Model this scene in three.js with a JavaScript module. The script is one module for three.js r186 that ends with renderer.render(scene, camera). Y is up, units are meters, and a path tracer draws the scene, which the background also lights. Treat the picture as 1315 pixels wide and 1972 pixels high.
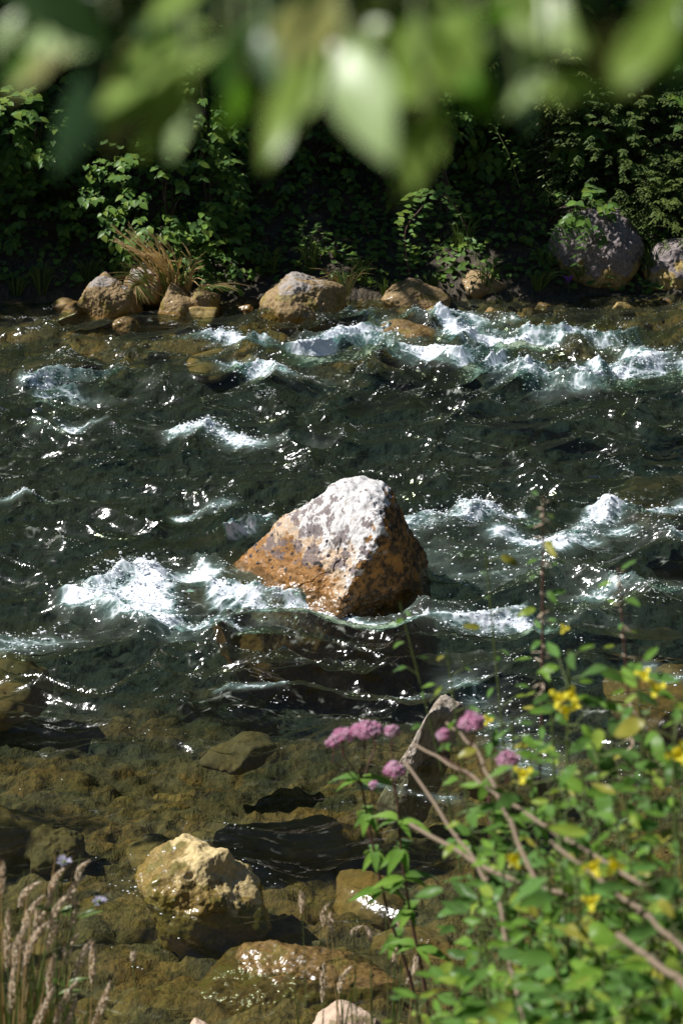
import * as THREE from 'three';
import { mergeGeometries } from 'three/addons/utils/BufferGeometryUtils.js';
import { createNoise2D, createNoise3D } from 'simplex-noise';

// ---------------------------------------------------------------- camera, sky, sun, exposure
const scene = new THREE.Scene();
const camera = new THREE.PerspectiveCamera(28, 682 / 1024, 0.05, 300);
camera.position.set(0, 4.5, 0);
camera.lookAt(0, 4.5 - Math.sin(Math.PI / 9) * 10, -Math.cos(Math.PI / 9) * 10);
camera.focus = 11.6;
camera.userData.fStop = 6.4;
const SUN = new THREE.Vector3(-0.66, 0.745, -0.08).normalize();
// clear deep blue sky, paler towards the horizon and round the sun
const sky = (() => {
  const W = 256, H = 128, D = new Float32Array(W * H * 4);
  for (let j = 0; j < H; j++) for (let i = 0; i < W; i++) {
    const el = ((j + 0.5) / H - 0.5) * Math.PI, az = ((i + 0.5) / W - 0.5) * 2 * Math.PI, d = new THREE.Vector3(Math.cos(el) * Math.cos(az), Math.sin(el), Math.cos(el) * Math.sin(az));
    const low = Math.exp(-Math.max(0, el) * 3.2), glow = Math.pow(Math.max(0, d.dot(SUN)), 14) * 0.5;
    D.set([0.03 + 0.05 * low + 0.12 * glow, 0.06 + 0.055 * low + 0.12 * glow, 0.13 + 0.055 * low + 0.12 * glow, 1], (j * W + i) * 4);
  }
  const t = new THREE.DataTexture(D, W, H, THREE.RGBAFormat, THREE.FloatType); t.magFilter = THREE.LinearFilter; t.mapping = THREE.EquirectangularReflectionMapping; t.needsUpdate = true; return t;
})();
scene.background = sky; scene.environment = sky;
const sun = new THREE.DirectionalLight(new THREE.Color(1, 0.975, 0.94), 5);
sun.name = 'sun';
sun.position.copy(SUN).multiplyScalar(60); sun.position.z -= 11;
sun.target.position.set(0, 0, -11); scene.add(sun, sun.target);
sun.castShadow = true; sun.shadow.mapSize.set(4096, 4096);
Object.assign(sun.shadow.camera, { left: -25, right: 25, top: 25, bottom: -25, near: 1, far: 130 });
const renderer = new THREE.WebGLRenderer({ antialias: true });
renderer.toneMapping = THREE.LinearToneMapping;
renderer.toneMappingExposure = 1.38;
renderer.shadowMap.enabled = true;

// ---------------------------------------------------------------- helpers
function rng(seed) { let s = seed | 0; return () => { s = (s + 0x6d2b79f5) | 0; let t = Math.imul(s ^ (s >>> 15), 1 | s); t = (t + Math.imul(t ^ (t >>> 7), 61 | t)) ^ t; return ((t ^ (t >>> 14)) >>> 0) / 4294967296; }; }
const R = rng(11);
const n2 = createNoise2D(rng(5)), n3 = createNoise3D(rng(6)), n2b = createNoise2D(rng(77));
const V = (x, y, z) => new THREE.Vector3(x, y, z);
const clamp = (x, a = 0, b = 1) => Math.min(b, Math.max(a, x));
const sm = (a, b, x) => { const t = clamp((x - a) / (b - a)); return t * t * (3 - 2 * t); };
const mix = (a, b, t) => a + (b - a) * t;
const mix3 = (a, b, t) => [a[0] + (b[0] - a[0]) * t, a[1] + (b[1] - a[1]) * t, a[2] + (b[2] - a[2]) * t];
const fbm2 = (x, y, o = 4) => { let s = 0, a = 0.5; for (let i = 0; i < o; i++, a *= 0.5, x = x * 2.03 + 7.1, y = y * 2.03 - 3.3) s += a * n2(x, y); return s; };
const fbm3 = (x, y, z, o = 4) => { let s = 0, a = 0.5; for (let i = 0; i < o; i++, a *= 0.5, x = x * 2.03 + 7.1, y = y * 2.03 - 3.3, z = z * 2.03 + 1.7) s += a * n3(x, y, z); return s; };
const used = new Map();
function numbered(name) { const k = used.get(name) || 0; used.set(name, k + 1); return k ? name + '_' + String(k).padStart(3, '0') : name; }
function tag(o, label, category, group, kind) {
  if (label) o.userData.label = label;
  if (category) o.userData.category = category;
  if (group) o.userData.group = group;
  if (kind) o.userData.kind = kind;
  return o;
}
function shadows(o) { o.castShadow = true; o.receiveShadow = true; return o; }
function top(o, name, label, category, group, kind) { o.name = numbered(name); scene.add(o); return tag(o, label, category, group, kind); }
function part(geo, mat, name, parent, kind) { const m = shadows(new THREE.Mesh(geo, mat)); m.name = name; parent.add(m); if (kind) m.userData.kind = kind; return m; }
const lin = (r, g, b) => new THREE.Color().setRGB(r, g, b);
// hash cell noise: nearest distance, second distance, cell id
function worley(x, y) {
  const ix = Math.floor(x), iy = Math.floor(y); let d1 = 9, d2 = 9, id = 0;
  for (let j = -1; j <= 1; j++) for (let i = -1; i <= 1; i++) {
    const cx = ix + i, cy = iy + j; let h = Math.imul(cx, 374761393) + Math.imul(cy, 668265263) | 0; h = Math.imul(h ^ (h >>> 13), 1274126177); h ^= h >>> 16;
    const a = (h & 1023) / 1023, b = ((h >>> 10) & 1023) / 1023, dx = cx + a - x, dy = cy + b - y, d = dx * dx + dy * dy;
    if (d < d1) { d2 = d1; d1 = d; id = ((h >>> 20) & 1023) / 1023; } else if (d < d2) d2 = d;
  }
  return [Math.sqrt(d1), Math.sqrt(d2), id];
}
function axis(lo, hi, step, far, grow) { // dense between lo and hi, coarser out to +-far
  const a = []; const n = Math.round((hi - lo) / step); for (let i = 0; i <= n; i++) a.push(lo + (hi - lo) * i / n);
  let s = step, x = hi; while (x < far[1]) { s *= grow; x += s; a.push(Math.min(x, far[1])); }
  s = step; x = lo; while (x > far[0]) { s *= grow; x -= s; a.unshift(Math.max(x, far[0])); }
  return a;
}
function sheet(xs, zs, height, color, uv) {
  const nx = xs.length, nz = zs.length, P = new Float32Array(nx * nz * 3), C = color && new Float32Array(nx * nz * 3), U = uv && new Float32Array(nx * nz * 2), I = new Uint32Array((nx - 1) * (nz - 1) * 6);
  let k = 0, u = 0;
  for (let j = 0; j < nz; j++) for (let i = 0; i < nx; i++, k += 3, u += 2) {
    const x = xs[i], z = zs[j], y = height(x, z); P[k] = x; P[k + 1] = y; P[k + 2] = z;
    if (C) { const c = color(x, y, z); C[k] = c[0]; C[k + 1] = c[1]; C[k + 2] = c[2]; }
    if (U) { const c = uv(x, z); U[u] = c[0]; U[u + 1] = c[1]; }
  }
  let q = 0;
  for (let j = 0; j < nz - 1; j++) for (let i = 0; i < nx - 1; i++) { const a = j * nx + i, b = a + 1, c = a + nx, d = c + 1; I[q++] = a; I[q++] = c; I[q++] = b; I[q++] = b; I[q++] = c; I[q++] = d; }
  const g = new THREE.BufferGeometry(); g.setAttribute('position', new THREE.BufferAttribute(P, 3)); g.setIndex(new THREE.BufferAttribute(I, 1));
  if (C) g.setAttribute('color', new THREE.BufferAttribute(C, 3)); if (U) g.setAttribute('uv', new THREE.BufferAttribute(U, 2));
  g.computeVertexNormals(); return g;
}

// ---------------------------------------------------------------- ground: near bank, river bed and far bank in one sheet
const PROFILE = [[-8, 3.4], [0, 2.95], [2.2, 2.5], [3, 1.9], [4, 1.32], [5, 0.72], [6, 0.2], [6.5, 0.03], [7.2, -0.13], [8, -0.26], [9.5, -0.46], [12, -0.75], [14, -0.72], [16, -0.4], [17, -0.2], [17.6, -0.04], [18, 0.1], [18.7, 0.5], [20, 1.3], [23, 3.4], [30, 7.5], [60, 22]];
function profile(d) { for (let i = 1; i < PROFILE.length; i++) if (d < PROFILE[i][0]) { const [a, y0] = PROFILE[i - 1], [b, y1] = PROFILE[i]; return mix(y0, y1, (d - a) / (b - a)); } return 22; }
function bed(x, z) {
  const d = -z + 0.25 * fbm2(x * 0.6, z * 0.6, 3);
  let y = (profile(d - 0.15) + profile(d) + profile(d + 0.15)) / 3;
  if (d > 18) y += sm(18.2, 19.5, d) * 0.35 * fbm2(x * 0.8, z * 0.8 + 9, 3);
  return y;
}
function cobble(x, z) { const w = fbm2(x * 1.6, z * 1.6, 3) * 0.9, v = fbm2(x * 1.6 + 9, z * 1.6, 3) * 0.9, a = worley(x * 2.3 + w, z * 3.2 + v), b = worley(x * 7 + 3 + v, z * 9 + w); return [a, b]; }
const dome = (w, r) => Math.pow(Math.max(0, 1 - (w[0] / (r + 0.25 * w[2])) ** 2), 0.5);
function groundY(x, z) {
  const wet = sm(-5.2, -6.2, z) * sm(-18.6, -17.6, z);
  let y = bed(x, z) + 0.015 * fbm2(x * 5, z * 5, 3);
  if (wet > 0) { const [a, b] = cobble(x, z); y += wet * (mix(0.055, 0.035, sm(-9, -10.5, z) * sm(-17, -16, z)) * dome(a, 0.3) * (0.35 + 0.65 * a[2]) + 0.028 * dome(b, 0.35) - 0.06); }
  return y;
}
const BEDTONES = [[0.24, 0.14, 0.042], [0.12, 0.08, 0.03], [0.34, 0.215, 0.075], [0.075, 0.06, 0.026], [0.18, 0.135, 0.07], [0.27, 0.145, 0.038]]; // rust-coated gravel of the margins
const DEEP_TONES = [[0.007, 0.021, 0.025], [0.01, 0.027, 0.031], [0.005, 0.016, 0.02], [0.02, 0.03, 0.018], [0.01, 0.024, 0.026], [0.014, 0.022, 0.012]]; // channel bed tones, with the dark teal of deep water painted in
function groundColor(x, y, z) {
  const wet = sm(-5.4, -6.3, z + 0.4 * n2(x * 2, z * 2)) * sm(-18.4, -17.8, z + 0.2 * n2(x * 2, z * 2));
  const soil = mix3([0.055, 0.042, 0.028], [0.11, 0.083, 0.052], clamp(0.5 + fbm2(x * 6, z * 6, 4)));
  if (wet <= 0) return soil;
  const [a, b] = cobble(x, z), t1 = BEDTONES[Math.floor(a[2] * 5.99)], t2 = BEDTONES[Math.floor(b[2] * 5.99)];
  const on = sm(0.02, 0.15, dome(a, 0.3)), on2 = sm(0.02, 0.15, dome(b, 0.35)); let c = mix3(mix3([0.14, 0.095, 0.04], t2, on2), t1, 0.6 * on);
  if (y > 0.02 && z < -17) return soil;
  const algae = sm(-0.15, 0.25, fbm2(x * 1.1 + 40, z * 1.6, 4));            // olive weed on the stones
  c = mix3(c, [0.1, 0.092, 0.018], 0.28 * algae);
  const silt = sm(0.05, 0.3, fbm2(x * 0.7 - 9, z * 0.9 + 4, 3)) ; c = mix3(c, [0.16, 0.135, 0.085], 0.35 * silt);
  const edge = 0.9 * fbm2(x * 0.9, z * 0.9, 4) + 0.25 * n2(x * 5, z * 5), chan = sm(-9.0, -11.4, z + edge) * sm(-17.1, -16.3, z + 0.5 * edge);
  c = mix3(c, mix3(DEEP_TONES[Math.floor(a[2] * 5.99)], DEEP_TONES[Math.floor(b[2] * 5.99)], 0.4), chan);
  const g = 0.75 + 0.5 * (0.5 + 0.5 * n2(x * 30, z * 30));
  return mix3(soil, [c[0] * g, c[1] * g, c[2] * g], wet);
}
{
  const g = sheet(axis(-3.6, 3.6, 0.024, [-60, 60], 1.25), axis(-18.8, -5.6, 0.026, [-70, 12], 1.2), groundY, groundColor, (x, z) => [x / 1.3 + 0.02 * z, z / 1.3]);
  const W = 1024, D = new Uint8Array(W * W * 4), tile = (i, j, f, s) => { const a = i / W * Math.PI * 2, b = j / W * Math.PI * 2; return n3(Math.cos(a) * f + s, Math.sin(a) * f, Math.cos(b) * f + 3) * 0.5 + n3(Math.sin(b) * f + s, Math.sin(a) * f + 9, Math.cos(a) * f) * 0.5; };
  for (let j = 0; j < W; j++) for (let i = 0; i < W; i++) { // gravel grains, silt and weed threads
    const p = worley(i / W * 30, j / W * 38), q = worley(i / W * 130 + 7, j / W * 130), s = tile(i, j, 5, 1), wd = tile(i, j, 14, 30);
    let k = 0.55 + 0.2 * p[2] * sm(0.0, 0.25, p[1] - p[0]) + 0.3 * q[2] + 0.4 * s; k = clamp(k, 0.15, 1); const w = sm(0.1, 0.5, wd) * 0.6;
    D.set([255 * k * (1 - 0.35 * w), 255 * k * (1 - 0.15 * w), 255 * k * (1 - 0.5 * w), 255], (j * W + i) * 4);
  }
  const t = new THREE.DataTexture(D, W, W); t.magFilter = THREE.LinearFilter; t.wrapS = t.wrapT = THREE.RepeatWrapping; t.needsUpdate = true;
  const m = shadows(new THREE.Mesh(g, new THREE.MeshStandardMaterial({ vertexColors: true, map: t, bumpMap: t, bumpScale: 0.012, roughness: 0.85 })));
  top(m, 'ground', 'earth banks and cobbled bed of the river', 'ground', null, 'structure');
}

// ---------------------------------------------------------------- water
// white water: [x0, z0, x1, z1, half width, height, foam strength, spray height]
const WHITE = [
  [0.12, -10.66, 0.39, -10.82, 0.16, -0.09, 0.001, 0],
  [-1.45, -10.78, -1.2, -11.15, 0.16, 0.13, 1.3, 0.1],
  [-1.2, -11.13, -1.04, -10.55, 0.14, 0.1, 1.25, 0.07],
  [-1.32, -10.63, -0.93, -10.37, 0.12, 0.03, 0.62, 0.03],
  [-0.84, -11.29, -0.69, -10.84, 0.05, 0.05, 0.85, 0.03],
  [-0.68, -10.85, -0.05, -10.72, 0.13, 0.05, 1.1, 0.05],
  [-1.04, -10.55, -0.51, -10.44, 0.13, 0.02, 0.6, 0.02],
  [-0.05, -10.69, 0.3, -10.55, 0.06, 0.02, 0.8, 0.03],
  [0.24, -10.55, 1.02, -10.49, 0.13, 0.04, 1.15, 0.04],
  [0.39, -11.9, 0.8, -12.23, 0.13, 0.12, 1.0, 0.1],
  [0.8, -12.23, 1.13, -12.23, 0.1, 0.12, 0.9, 0.08],
  [0.97, -11.9, 1.26, -11.86, 0.1, 0.05, 1.15, 0.04],
  [0.57, -11.46, 1.07, -11.46, 0.4, 0.0, 0.42, 0.005],
  [1.29, -11.81, 1.69, -12.23, 0.1, 0.1, 1.0, 0.06],
  [1.69, -12.23, 2.22, -12.47, 0.08, 0.08, 0.8, 0.05],
  [1.67, -12.04, 2.15, -11.81, 0.12, 0.03, 0.6, 0.03],
  [-1.16, -14, -0.61, -13.77, 0.14, 0.1, 1.05, 0.06],
  [-1.15, -14.13, -0.97, -14.21, 0.1, 0.08, 0.8, 0.05],
  [-2.39, -15.18, -2.05, -15.32, 0.15, 0.08, 0.85, 0.05],
  [-2.23, -14.77, -2.09, -14.9, 0.12, 0.04, 0.9, 0.03],
  [-2.1, -14.07, -1.91, -14.19, 0.12, 0.05, 0.8, 0.03],
  [-1.22, -16.59, -0.68, -16.43, 0.16, 0.06, 0.95, 0.05],
  [-0.28, -16.02, 0.1, -16.5, 0.2, 0.1, 1.15, 0.06],
  [0.1, -16.46, 0.6, -15.96, 0.2, 0.07, 0.85, 0.05],
  [0.6, -15.96, 0.88, -15.84, 0.16, 0.05, 0.9, 0.04],
  [0.89, -17.1, 0.96, -16.46, 0.14, 0.1, 1.1, 0.04],
  [0.91, -16.33, 1.51, -16.33, 0.14, 0.09, 1.15, 0.05],
  [1.51, -16.4, 2.4, -16.33, 0.16, 0.08, 0.8, 0.04],
  [0.96, -15.76, 1.46, -15.28, 0.26, 0.1, 0.95, 0.06],
  [1.85, -15.18, 2.36, -15.72, 0.2, 0.1, 0.85, 0.05],
  [2.36, -15.72, 2.74, -15.51, 0.2, 0.08, 0.85, 0.05],
  [-0.88, -15.72, -0.56, -15.42, 0.18, 0.06, 0.8, 0.04],
  [-1.04, -12.34, -0.71, -12.42, 0.07, 0.04, 0.72, 0.02],
  [-0.7, -11.9, -0.32, -12.18, 0.04, 0.05, 0.85, 0.03],
  [1.29, -10.93, 1.92, -11.13, 0.16, 0.04, 0.6, 0.02],
  [1.64, -9.92, 1.83, -9.82, 0.08, 0.04, 0.7, 0.03],
  [-1.92, -10.26, -1.61, -10.3, 0.2, 0.05, 0.52, 0.02],
  [-0.64, -9.63, -0.3, -9.61, 0.03, 0.02, 0.6, 0.01],
  [0.19, -9.57, 0.54, -9.6, 0.05, 0.03, 0.6, 0.02],
  [0.61, -9.86, 0.85, -8.79, 0.16, 0.03, 0.5, 0.02],
  [0.1, -8.57, 0.49, -8.5, 0.05, 0.02, 0.55, 0.01],
  [-2.26, -12.62, -1.81, -12.57, 0.06, 0.04, 0.55, 0.02],
  [-0.3, -17.31, 1.52, -17.05, 0.12, 0.02, 0.5, 0.02],
];
function white(x, z) { // [foam weight, lift]
  let f = 0, h = 0;
  for (const [x0, z0, x1, z1, w, lift, s] of WHITE) {
    if (x < Math.min(x0, x1) - 3 * w - 0.2 || x > Math.max(x0, x1) + 7 * w + 0.5 || z < Math.min(z0, z1) - 3 * w || z > Math.max(z0, z1) + 3 * w) continue;
    const ex = x1 - x0, ez = z1 - z0, t = clamp(((x - x0) * ex + (z - z0) * ez) / (ex * ex + ez * ez + 1e-9)), dx = x - x0 - t * ex, dz = z - z0 - t * ez;
    const q = (dx * dx * (dx > 0 ? 0.35 : 1) + dz * dz) / (w * w), g = Math.max(Math.exp(-q * 1.1), lift > 0.035 && dx > 0 ? 0.62 * Math.exp(-(dx * dx * 0.045 + dz * dz * 1.5) / (w * w)) : 0);
    f = Math.max(f, s * g) + 0.25 * Math.min(f, s * g); h += lift * Math.exp(-q * 0.8);
  }
  return [f, h];
}
const rough = (x, z) => { // how broken the surface is, 0 calm to 1 rapid
  const d = -z; return clamp(0.2 + 0.56 * sm(8.6, 10.4, d + 0.5 * n2(x * 0.6, z * 0.3) + 0.35 * x * sm(-0.4, 1.2, x)) * (0.65 + 0.35 * n2(x * 0.5 + 8, z * 0.5)) - 0.25 * sm(16.6, 17.6, d) + 0.2 * sm(14, 15.5, d) * sm(-1.4, 0.5, x));
};
const WARP = (x, z) => [0.22 * n2(x * 0.8 + 31, z * 0.8), 0.22 * n2(x * 0.8, z * 0.8 + 57)];
function waterY(x, z) {
  const T = rough(x, z), [wx, wz] = WARP(x, z), X = x + wx, Z = z + wz;
  const r1 = 1 - Math.abs(n2(X * 0.75 - 3 + 0.3 * Z, Z * 1.45)), r2 = 1 - Math.abs(n2b(X * 1.6 + 0.5 * Z, Z * 3.3)), r3 = 1 - Math.abs(n2(X * 3.4 - Z, Z * 7.5 + 5));
  let y = T * (0.24 * (r1 * r1 - 0.45) + 0.075 * (r2 * r2 - 0.45) + 0.02 * (r3 * r3 - 0.4)) + (0.4 + T) * (0.007 * n2b(X * 4.5, Z * 12) + 0.004 * (1 - Math.abs(n2(X * 8, Z * 23))));
  const [f, h] = white(x, z);
  if (h > 0.001) y += 0.52 * h * (0.8 + 0.4 * n2(x * 2.6, z * 5)) + Math.min(1, f) * (0.008 * n2(x * 9, z * 15) + 0.005 * n2b(x * 20, z * 30) + 0.003 * n2(x * 50, z * 60));
  return y * sm(-18.6, -17.4, z) + 0.004;
}
const TX = 2048, WX0 = -4.4, WXL = 8.8, WZ0 = -19, WZL = 13;
const waterMaps = (() => {
  const col = new Uint8Array(TX * TX * 4), thr = new Uint8Array(TX * TX * 4), bump = new Float32Array(TX * TX);
  for (let j = 0; j < TX; j++) for (let i = 0; i < TX; i++) {
    const x = WX0 + WXL * (i + 0.5) / TX, z = WZ0 + WZL * (j + 0.5) / TX, k = j * TX + i, T = rough(x, z), [wx, wz] = WARP(x, z), X = x + wx * 0.6, Z = z + wz * 0.6;
    const f0 = white(x, z)[0] * (0.82 + 0.42 * n2b(x * 2.6, z * 4.2));
    const a = 1 - Math.abs(n2(X * 4 + 3 * wz, Z * 12)), b = 1 - Math.abs(n2b(X * 10, Z * 27 + 9)), c = n2(X * 34, Z * 60);
    const lace = 0.5 * a * a + 0.35 * b * b + 0.15 * (0.5 + 0.5 * c);
    // streaks of bubbles drawn out along the current on the broken water
    const st = n2b(X * 0.9 + 12, Z * 4.2), st2 = 1 - Math.abs(n2(X * 2.2 + 5, Z * 9.5 + wx * 4));
    const streak = T * sm(0.3, 0.75, st * 0.55 + 0.3) * sm(0.72, 0.98, st2) * sm(0.5, 0.85, lace) * 0.75;
    const f = f0 > 0.03 ? sm(0.38, 0.86, f0 * (0.45 + 0.95 * lace)) : 0;
    const F = clamp(Math.max(f, streak));
    // aerated water under and downstream of the foam is milky teal
    const air = clamp(sm(0.05, 0.75, f0) * 0.9);
    const clear = mix3([0.64, 0.69, 0.56], [0.3, 0.52, 0.5], air), cc = mix3(clear, [0.84, 0.88, 0.94], F);
    for (let q = 0; q < 3; q++) col[k * 4 + q] = 255 * cc[q]; col[k * 4 + 3] = 255;
    thr[k * 4] = 255 * (0.997 - 0.2 * air) * (1 - F); thr[k * 4 + 1] = 255 * mix(0.14, 0.75, F); thr[k * 4 + 2] = 0; thr[k * 4 + 3] = 255;
    bump[k] = 0.5 + (0.4 + 0.6 * T) * (0.3 * n2(X * 13, Z * 34) + 0.2 * (1 - Math.abs(n2b(X * 20 + 2, Z * 50))) + 0.08 * n2(X * 45, Z * 85)) * 0.4 + F * 0.15 * c;
  }
  const mk = (d, type, cs) => { const t = new THREE.DataTexture(d, TX, TX, type === 'f' ? THREE.RedFormat : THREE.RGBAFormat, type === 'f' ? THREE.FloatType : THREE.UnsignedByteType); t.magFilter = THREE.LinearFilter; t.minFilter = THREE.LinearFilter; t.wrapS = t.wrapT = THREE.MirroredRepeatWrapping; if (cs) t.colorSpace = cs; t.needsUpdate = true; return t; };
  return { col: mk(col), thr: mk(thr), bump: mk(bump, 'f') };
})();
const waterMat = new THREE.MeshPhysicalMaterial({ name: 'river_water', color: 0xffffff, map: waterMaps.col, transmission: 1, transmissionMap: waterMaps.thr, thickness: 0, ior: 1.33, roughness: 1, roughnessMap: waterMaps.thr, bumpMap: waterMaps.bump, bumpScale: 0.012 });
{
  const g = sheet(axis(-3.3, 3.3, 0.0155, [-58, 58], 1.22), axis(-18.5, -6.1, 0.0145, [-18.5, -6.1], 2), waterY, null, (x, z) => [(x - WX0) / WXL, (z - WZ0) / WZL]);
  top(shadows(new THREE.Mesh(g, waterMat)), 'river_water', 'clear dark green river running in rapids over cobbles', 'water', null, 'structure');
}
console.log('water done');
// spray and bubbles over the rapids; loose beads also stand for sun glints
{
  const ico = new THREE.IcosahedronGeometry(1, 1), rr = rng(91), M = [], q = new THREE.Quaternion(), m4 = new THREE.Matrix4();
  for (const [x0, z0, x1, z1, w, lift, s, spray] of WHITE) {
    const L = Math.hypot(x1 - x0, z1 - z0) + w, n = Math.round(3200 * L * w * s * (0.5 + 6 * spray) * 2.4);
    for (let i = 0; i < n; i++) {
      const t = rr(), gx = (rr() + rr() + rr() - 1.5) * 1.15 * w, gz = (rr() + rr() + rr() - 1.5) * 1.15 * w, x = mix(x0, x1, t) + gx + 0.3 * w, z = mix(z0, z1, t) + gz;
      const cl = n2(x * 9, z * 12) + 0.6 * n2b(x * 24, z * 30); if (cl < -0.25 + 0.9 * rr() - 0.3) continue;
      const up = Math.pow(rr(), 3.2) * spray * 0.75 * (0.5 + Math.max(0, cl)), r = 0.0018 + 0.0052 * Math.pow(rr(), 3);
      M.push(m4.clone().compose(V(x, waterY(x, z) + up, z), q, V(r * (1 + rr()), r * (0.7 + 0.5 * rr()), r)));
    }
  }
  const nSpray = M.length;
  for (let i = 0; i < 420000; i++) {  // small white beads along wave crests, standing in for sun glints
    const x = (rr() * 2 - 1) * 3.4, z = -7 - rr() * 10.6, T = rough(x, z); if (Math.abs(x) > 0.19 * -z) continue;
    const [wx, wz] = WARP(x, z), X = x + wx, Z = z + wz, c1 = 1 - Math.abs(n2(X * 0.75 - 3 + 0.3 * Z, Z * 1.45)), c2 = 1 - Math.abs(n2b(X * 1.6 + 0.5 * Z, Z * 3.3)); if (0.55 * c1 * c1 + 0.45 * c2 * c2 < 0.5 + 0.15 * rr()) continue;
    const st = n2b((x + wx * 0.6) * 0.9 + 12, (z + wz * 0.6) * 4.2), k = 1 - Math.abs(n2(x * 1.3 - 7, z * 4.4 + wx * 3)), p = sm(0.55, 1, k) * (0.2 + 0.8 * sm(-0.2, 0.6, st)) * sm(0.15, 0.65, T + 0.25 * n2(x * 0.9, z * 1.3)) * 0.7;
    if (rr() > p) continue;
    const r = 0.0016 + 0.0042 * rr() * rr() * rr();
    M.push(m4.clone().compose(V(x, waterY(x, z) + r * 0.3, z), q, V(r * 1.6, r * 0.7, r)));
  }
  console.log('spray', nSpray, 'bubbles', M.length - nSpray);
  const im = new THREE.InstancedMesh(ico, new THREE.MeshPhysicalMaterial({ name: 'white_water', color: lin(0.88, 0.91, 0.94), roughness: 0.25, clearcoat: 0.6, clearcoatRoughness: 0.1 }), M.length);
  M.forEach((m, i) => im.setMatrixAt(i, m)); shadows(im);
  top(im, 'foam_spray_and_glints', 'white spray on the breaking water, with bubbles standing for sun glints', 'foam', null, 'stuff');
}

// ---------------------------------------------------------------- rocks
const UP = V(0, 1, 0);
// planes: [nx, ny, nz, distance]; k: how sharp the edges are; paint(p, n) gives a linear colour
function rockGeometry({ planes, k = 12, detail = 40, scale = [1, 1, 1], bump = 0.03, freq = 3, fine = 0.006, seed = 0, paint, at = [0, 0, 0], crack = 0 }) {
  const g = new THREE.IcosahedronGeometry(1, detail), P = g.attributes.position, n = P.count, C = new Float32Array(n * 3), d = V(0, 0, 0), off = seed * 13.7;
  const N = planes.map(([a, b, c, e]) => { const l = Math.hypot(a, b, c); return [a / l, b / l, c / l, e]; });
  const cache = new Map();
  for (let i = 0; i < n; i++) {
    d.fromBufferAttribute(P, i).normalize();
    const key = Math.round(d.x * 1e5) + ',' + Math.round(d.y * 1e5) + ',' + Math.round(d.z * 1e5);
    let p = cache.get(key);
    if (!p) {
      let s = 0; for (const [a, b, c, e] of N) { const q = d.x * a + d.y * b + d.z * c; if (q > 0) s += Math.pow(q / e, k); }
      let r = Math.pow(s, -1 / k);
      const x = d.x * r * scale[0], y = d.y * r * scale[1], z = d.z * r * scale[2];
      const b1 = bump * fbm3(x * freq + off, y * freq, z * freq, 3) + fine * (fbm3(x * freq * 7, y * freq * 7 + off, z * freq * 7, 3) - 0.6 * Math.abs(n3(x * freq * 2.6 + off, y * freq * 2.6, z * freq * 2.6)));
      const cr = crack ? -crack * (sm(0.035, 0.0, Math.abs(n3(x * freq * 0.7 + off, y * freq * 1.1, z * freq * 0.7) + 0.15 * n3(x * 9, y * 9, z * 9))) + 0.5 * sm(0.03, 0.0, Math.abs(n3(x * freq * 1.7, y * freq * 1.2 + off, z * freq * 1.7)))) : 0;
      const len = Math.hypot(x, y, z), f = (len + b1 + cr) / len; p = [x * f, y * f, z * f]; cache.set(key, p);
    }
    P.setXYZ(i, p[0], p[1], p[2]);
  }
  const idx = new Map(), pos = [], ind = []; // weld for smooth normals
  for (let i = 0; i < n; i++) { const key = Math.round(P.getX(i) * 2e4) + ',' + Math.round(P.getY(i) * 2e4) + ',' + Math.round(P.getZ(i) * 2e4); let j = idx.get(key); if (j === undefined) { j = pos.length / 3; idx.set(key, j); pos.push(P.getX(i), P.getY(i), P.getZ(i)); } ind.push(j); }
  const o = new THREE.BufferGeometry(); o.setAttribute('position', new THREE.Float32BufferAttribute(pos, 3)); o.setIndex(ind); o.computeVertexNormals();
  const m = pos.length / 3, col = new Float32Array(m * 3), uv = new Float32Array(m * 2), nn = o.attributes.normal, pv = V(0, 0, 0), nv = V(0, 0, 0);
  for (let i = 0; i < m; i++) {
    pv.fromBufferAttribute(o.attributes.position, i); nv.fromBufferAttribute(nn, i);
    const c = paint(pv.x, pv.y, pv.z, nv, at, seed); col[i * 3] = c[0]; col[i * 3 + 1] = c[1]; col[i * 3 + 2] = c[2];
    uv[i * 2] = 0.5 + pv.x * 0.7 + pv.z * 0.3; uv[i * 2 + 1] = clamp((pv.y + at[1]) / 0.8 + 0.25);
  }
  o.setAttribute('color', new THREE.BufferAttribute(col, 3)); o.setAttribute('uv', new THREE.BufferAttribute(uv, 2)); return o;
}
const wetMap = (() => { // wet, glossy stone up to an uneven splash line, dry above it
  const W = 256, D = new Uint8Array(W * W * 4);
  for (let j = 0; j < W; j++) for (let i = 0; i < W; i++) {
    const h = (j / W - 0.25) * 0.8, e = 0.1 + 0.07 * fbm2(i / 30, j / 40, 3), dry = sm(e - 0.015, e + 0.015, h + 0.06 * n2(i / 9, j / 9)), v = 255 * clamp(mix(0.3, 0.85, dry) + 0.08 * n2(i / 4, j / 4)); D.set([v, v, v, 255], (j * W + i) * 4);
  }
  const t = new THREE.DataTexture(D, W, W); t.magFilter = THREE.LinearFilter; t.wrapS = THREE.RepeatWrapping; t.needsUpdate = true; return t;
})();
const rockMat = new THREE.MeshStandardMaterial({ name: 'rock', vertexColors: true, roughness: 1, roughnessMap: wetMap });
const dryMat = new THREE.MeshStandardMaterial({ name: 'dry_rock', vertexColors: true, roughness: 0.85 });
const speck = (x, y, z, s, f) => 0.5 + 0.5 * n3(x * f + s, y * f, z * f - s);
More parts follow.
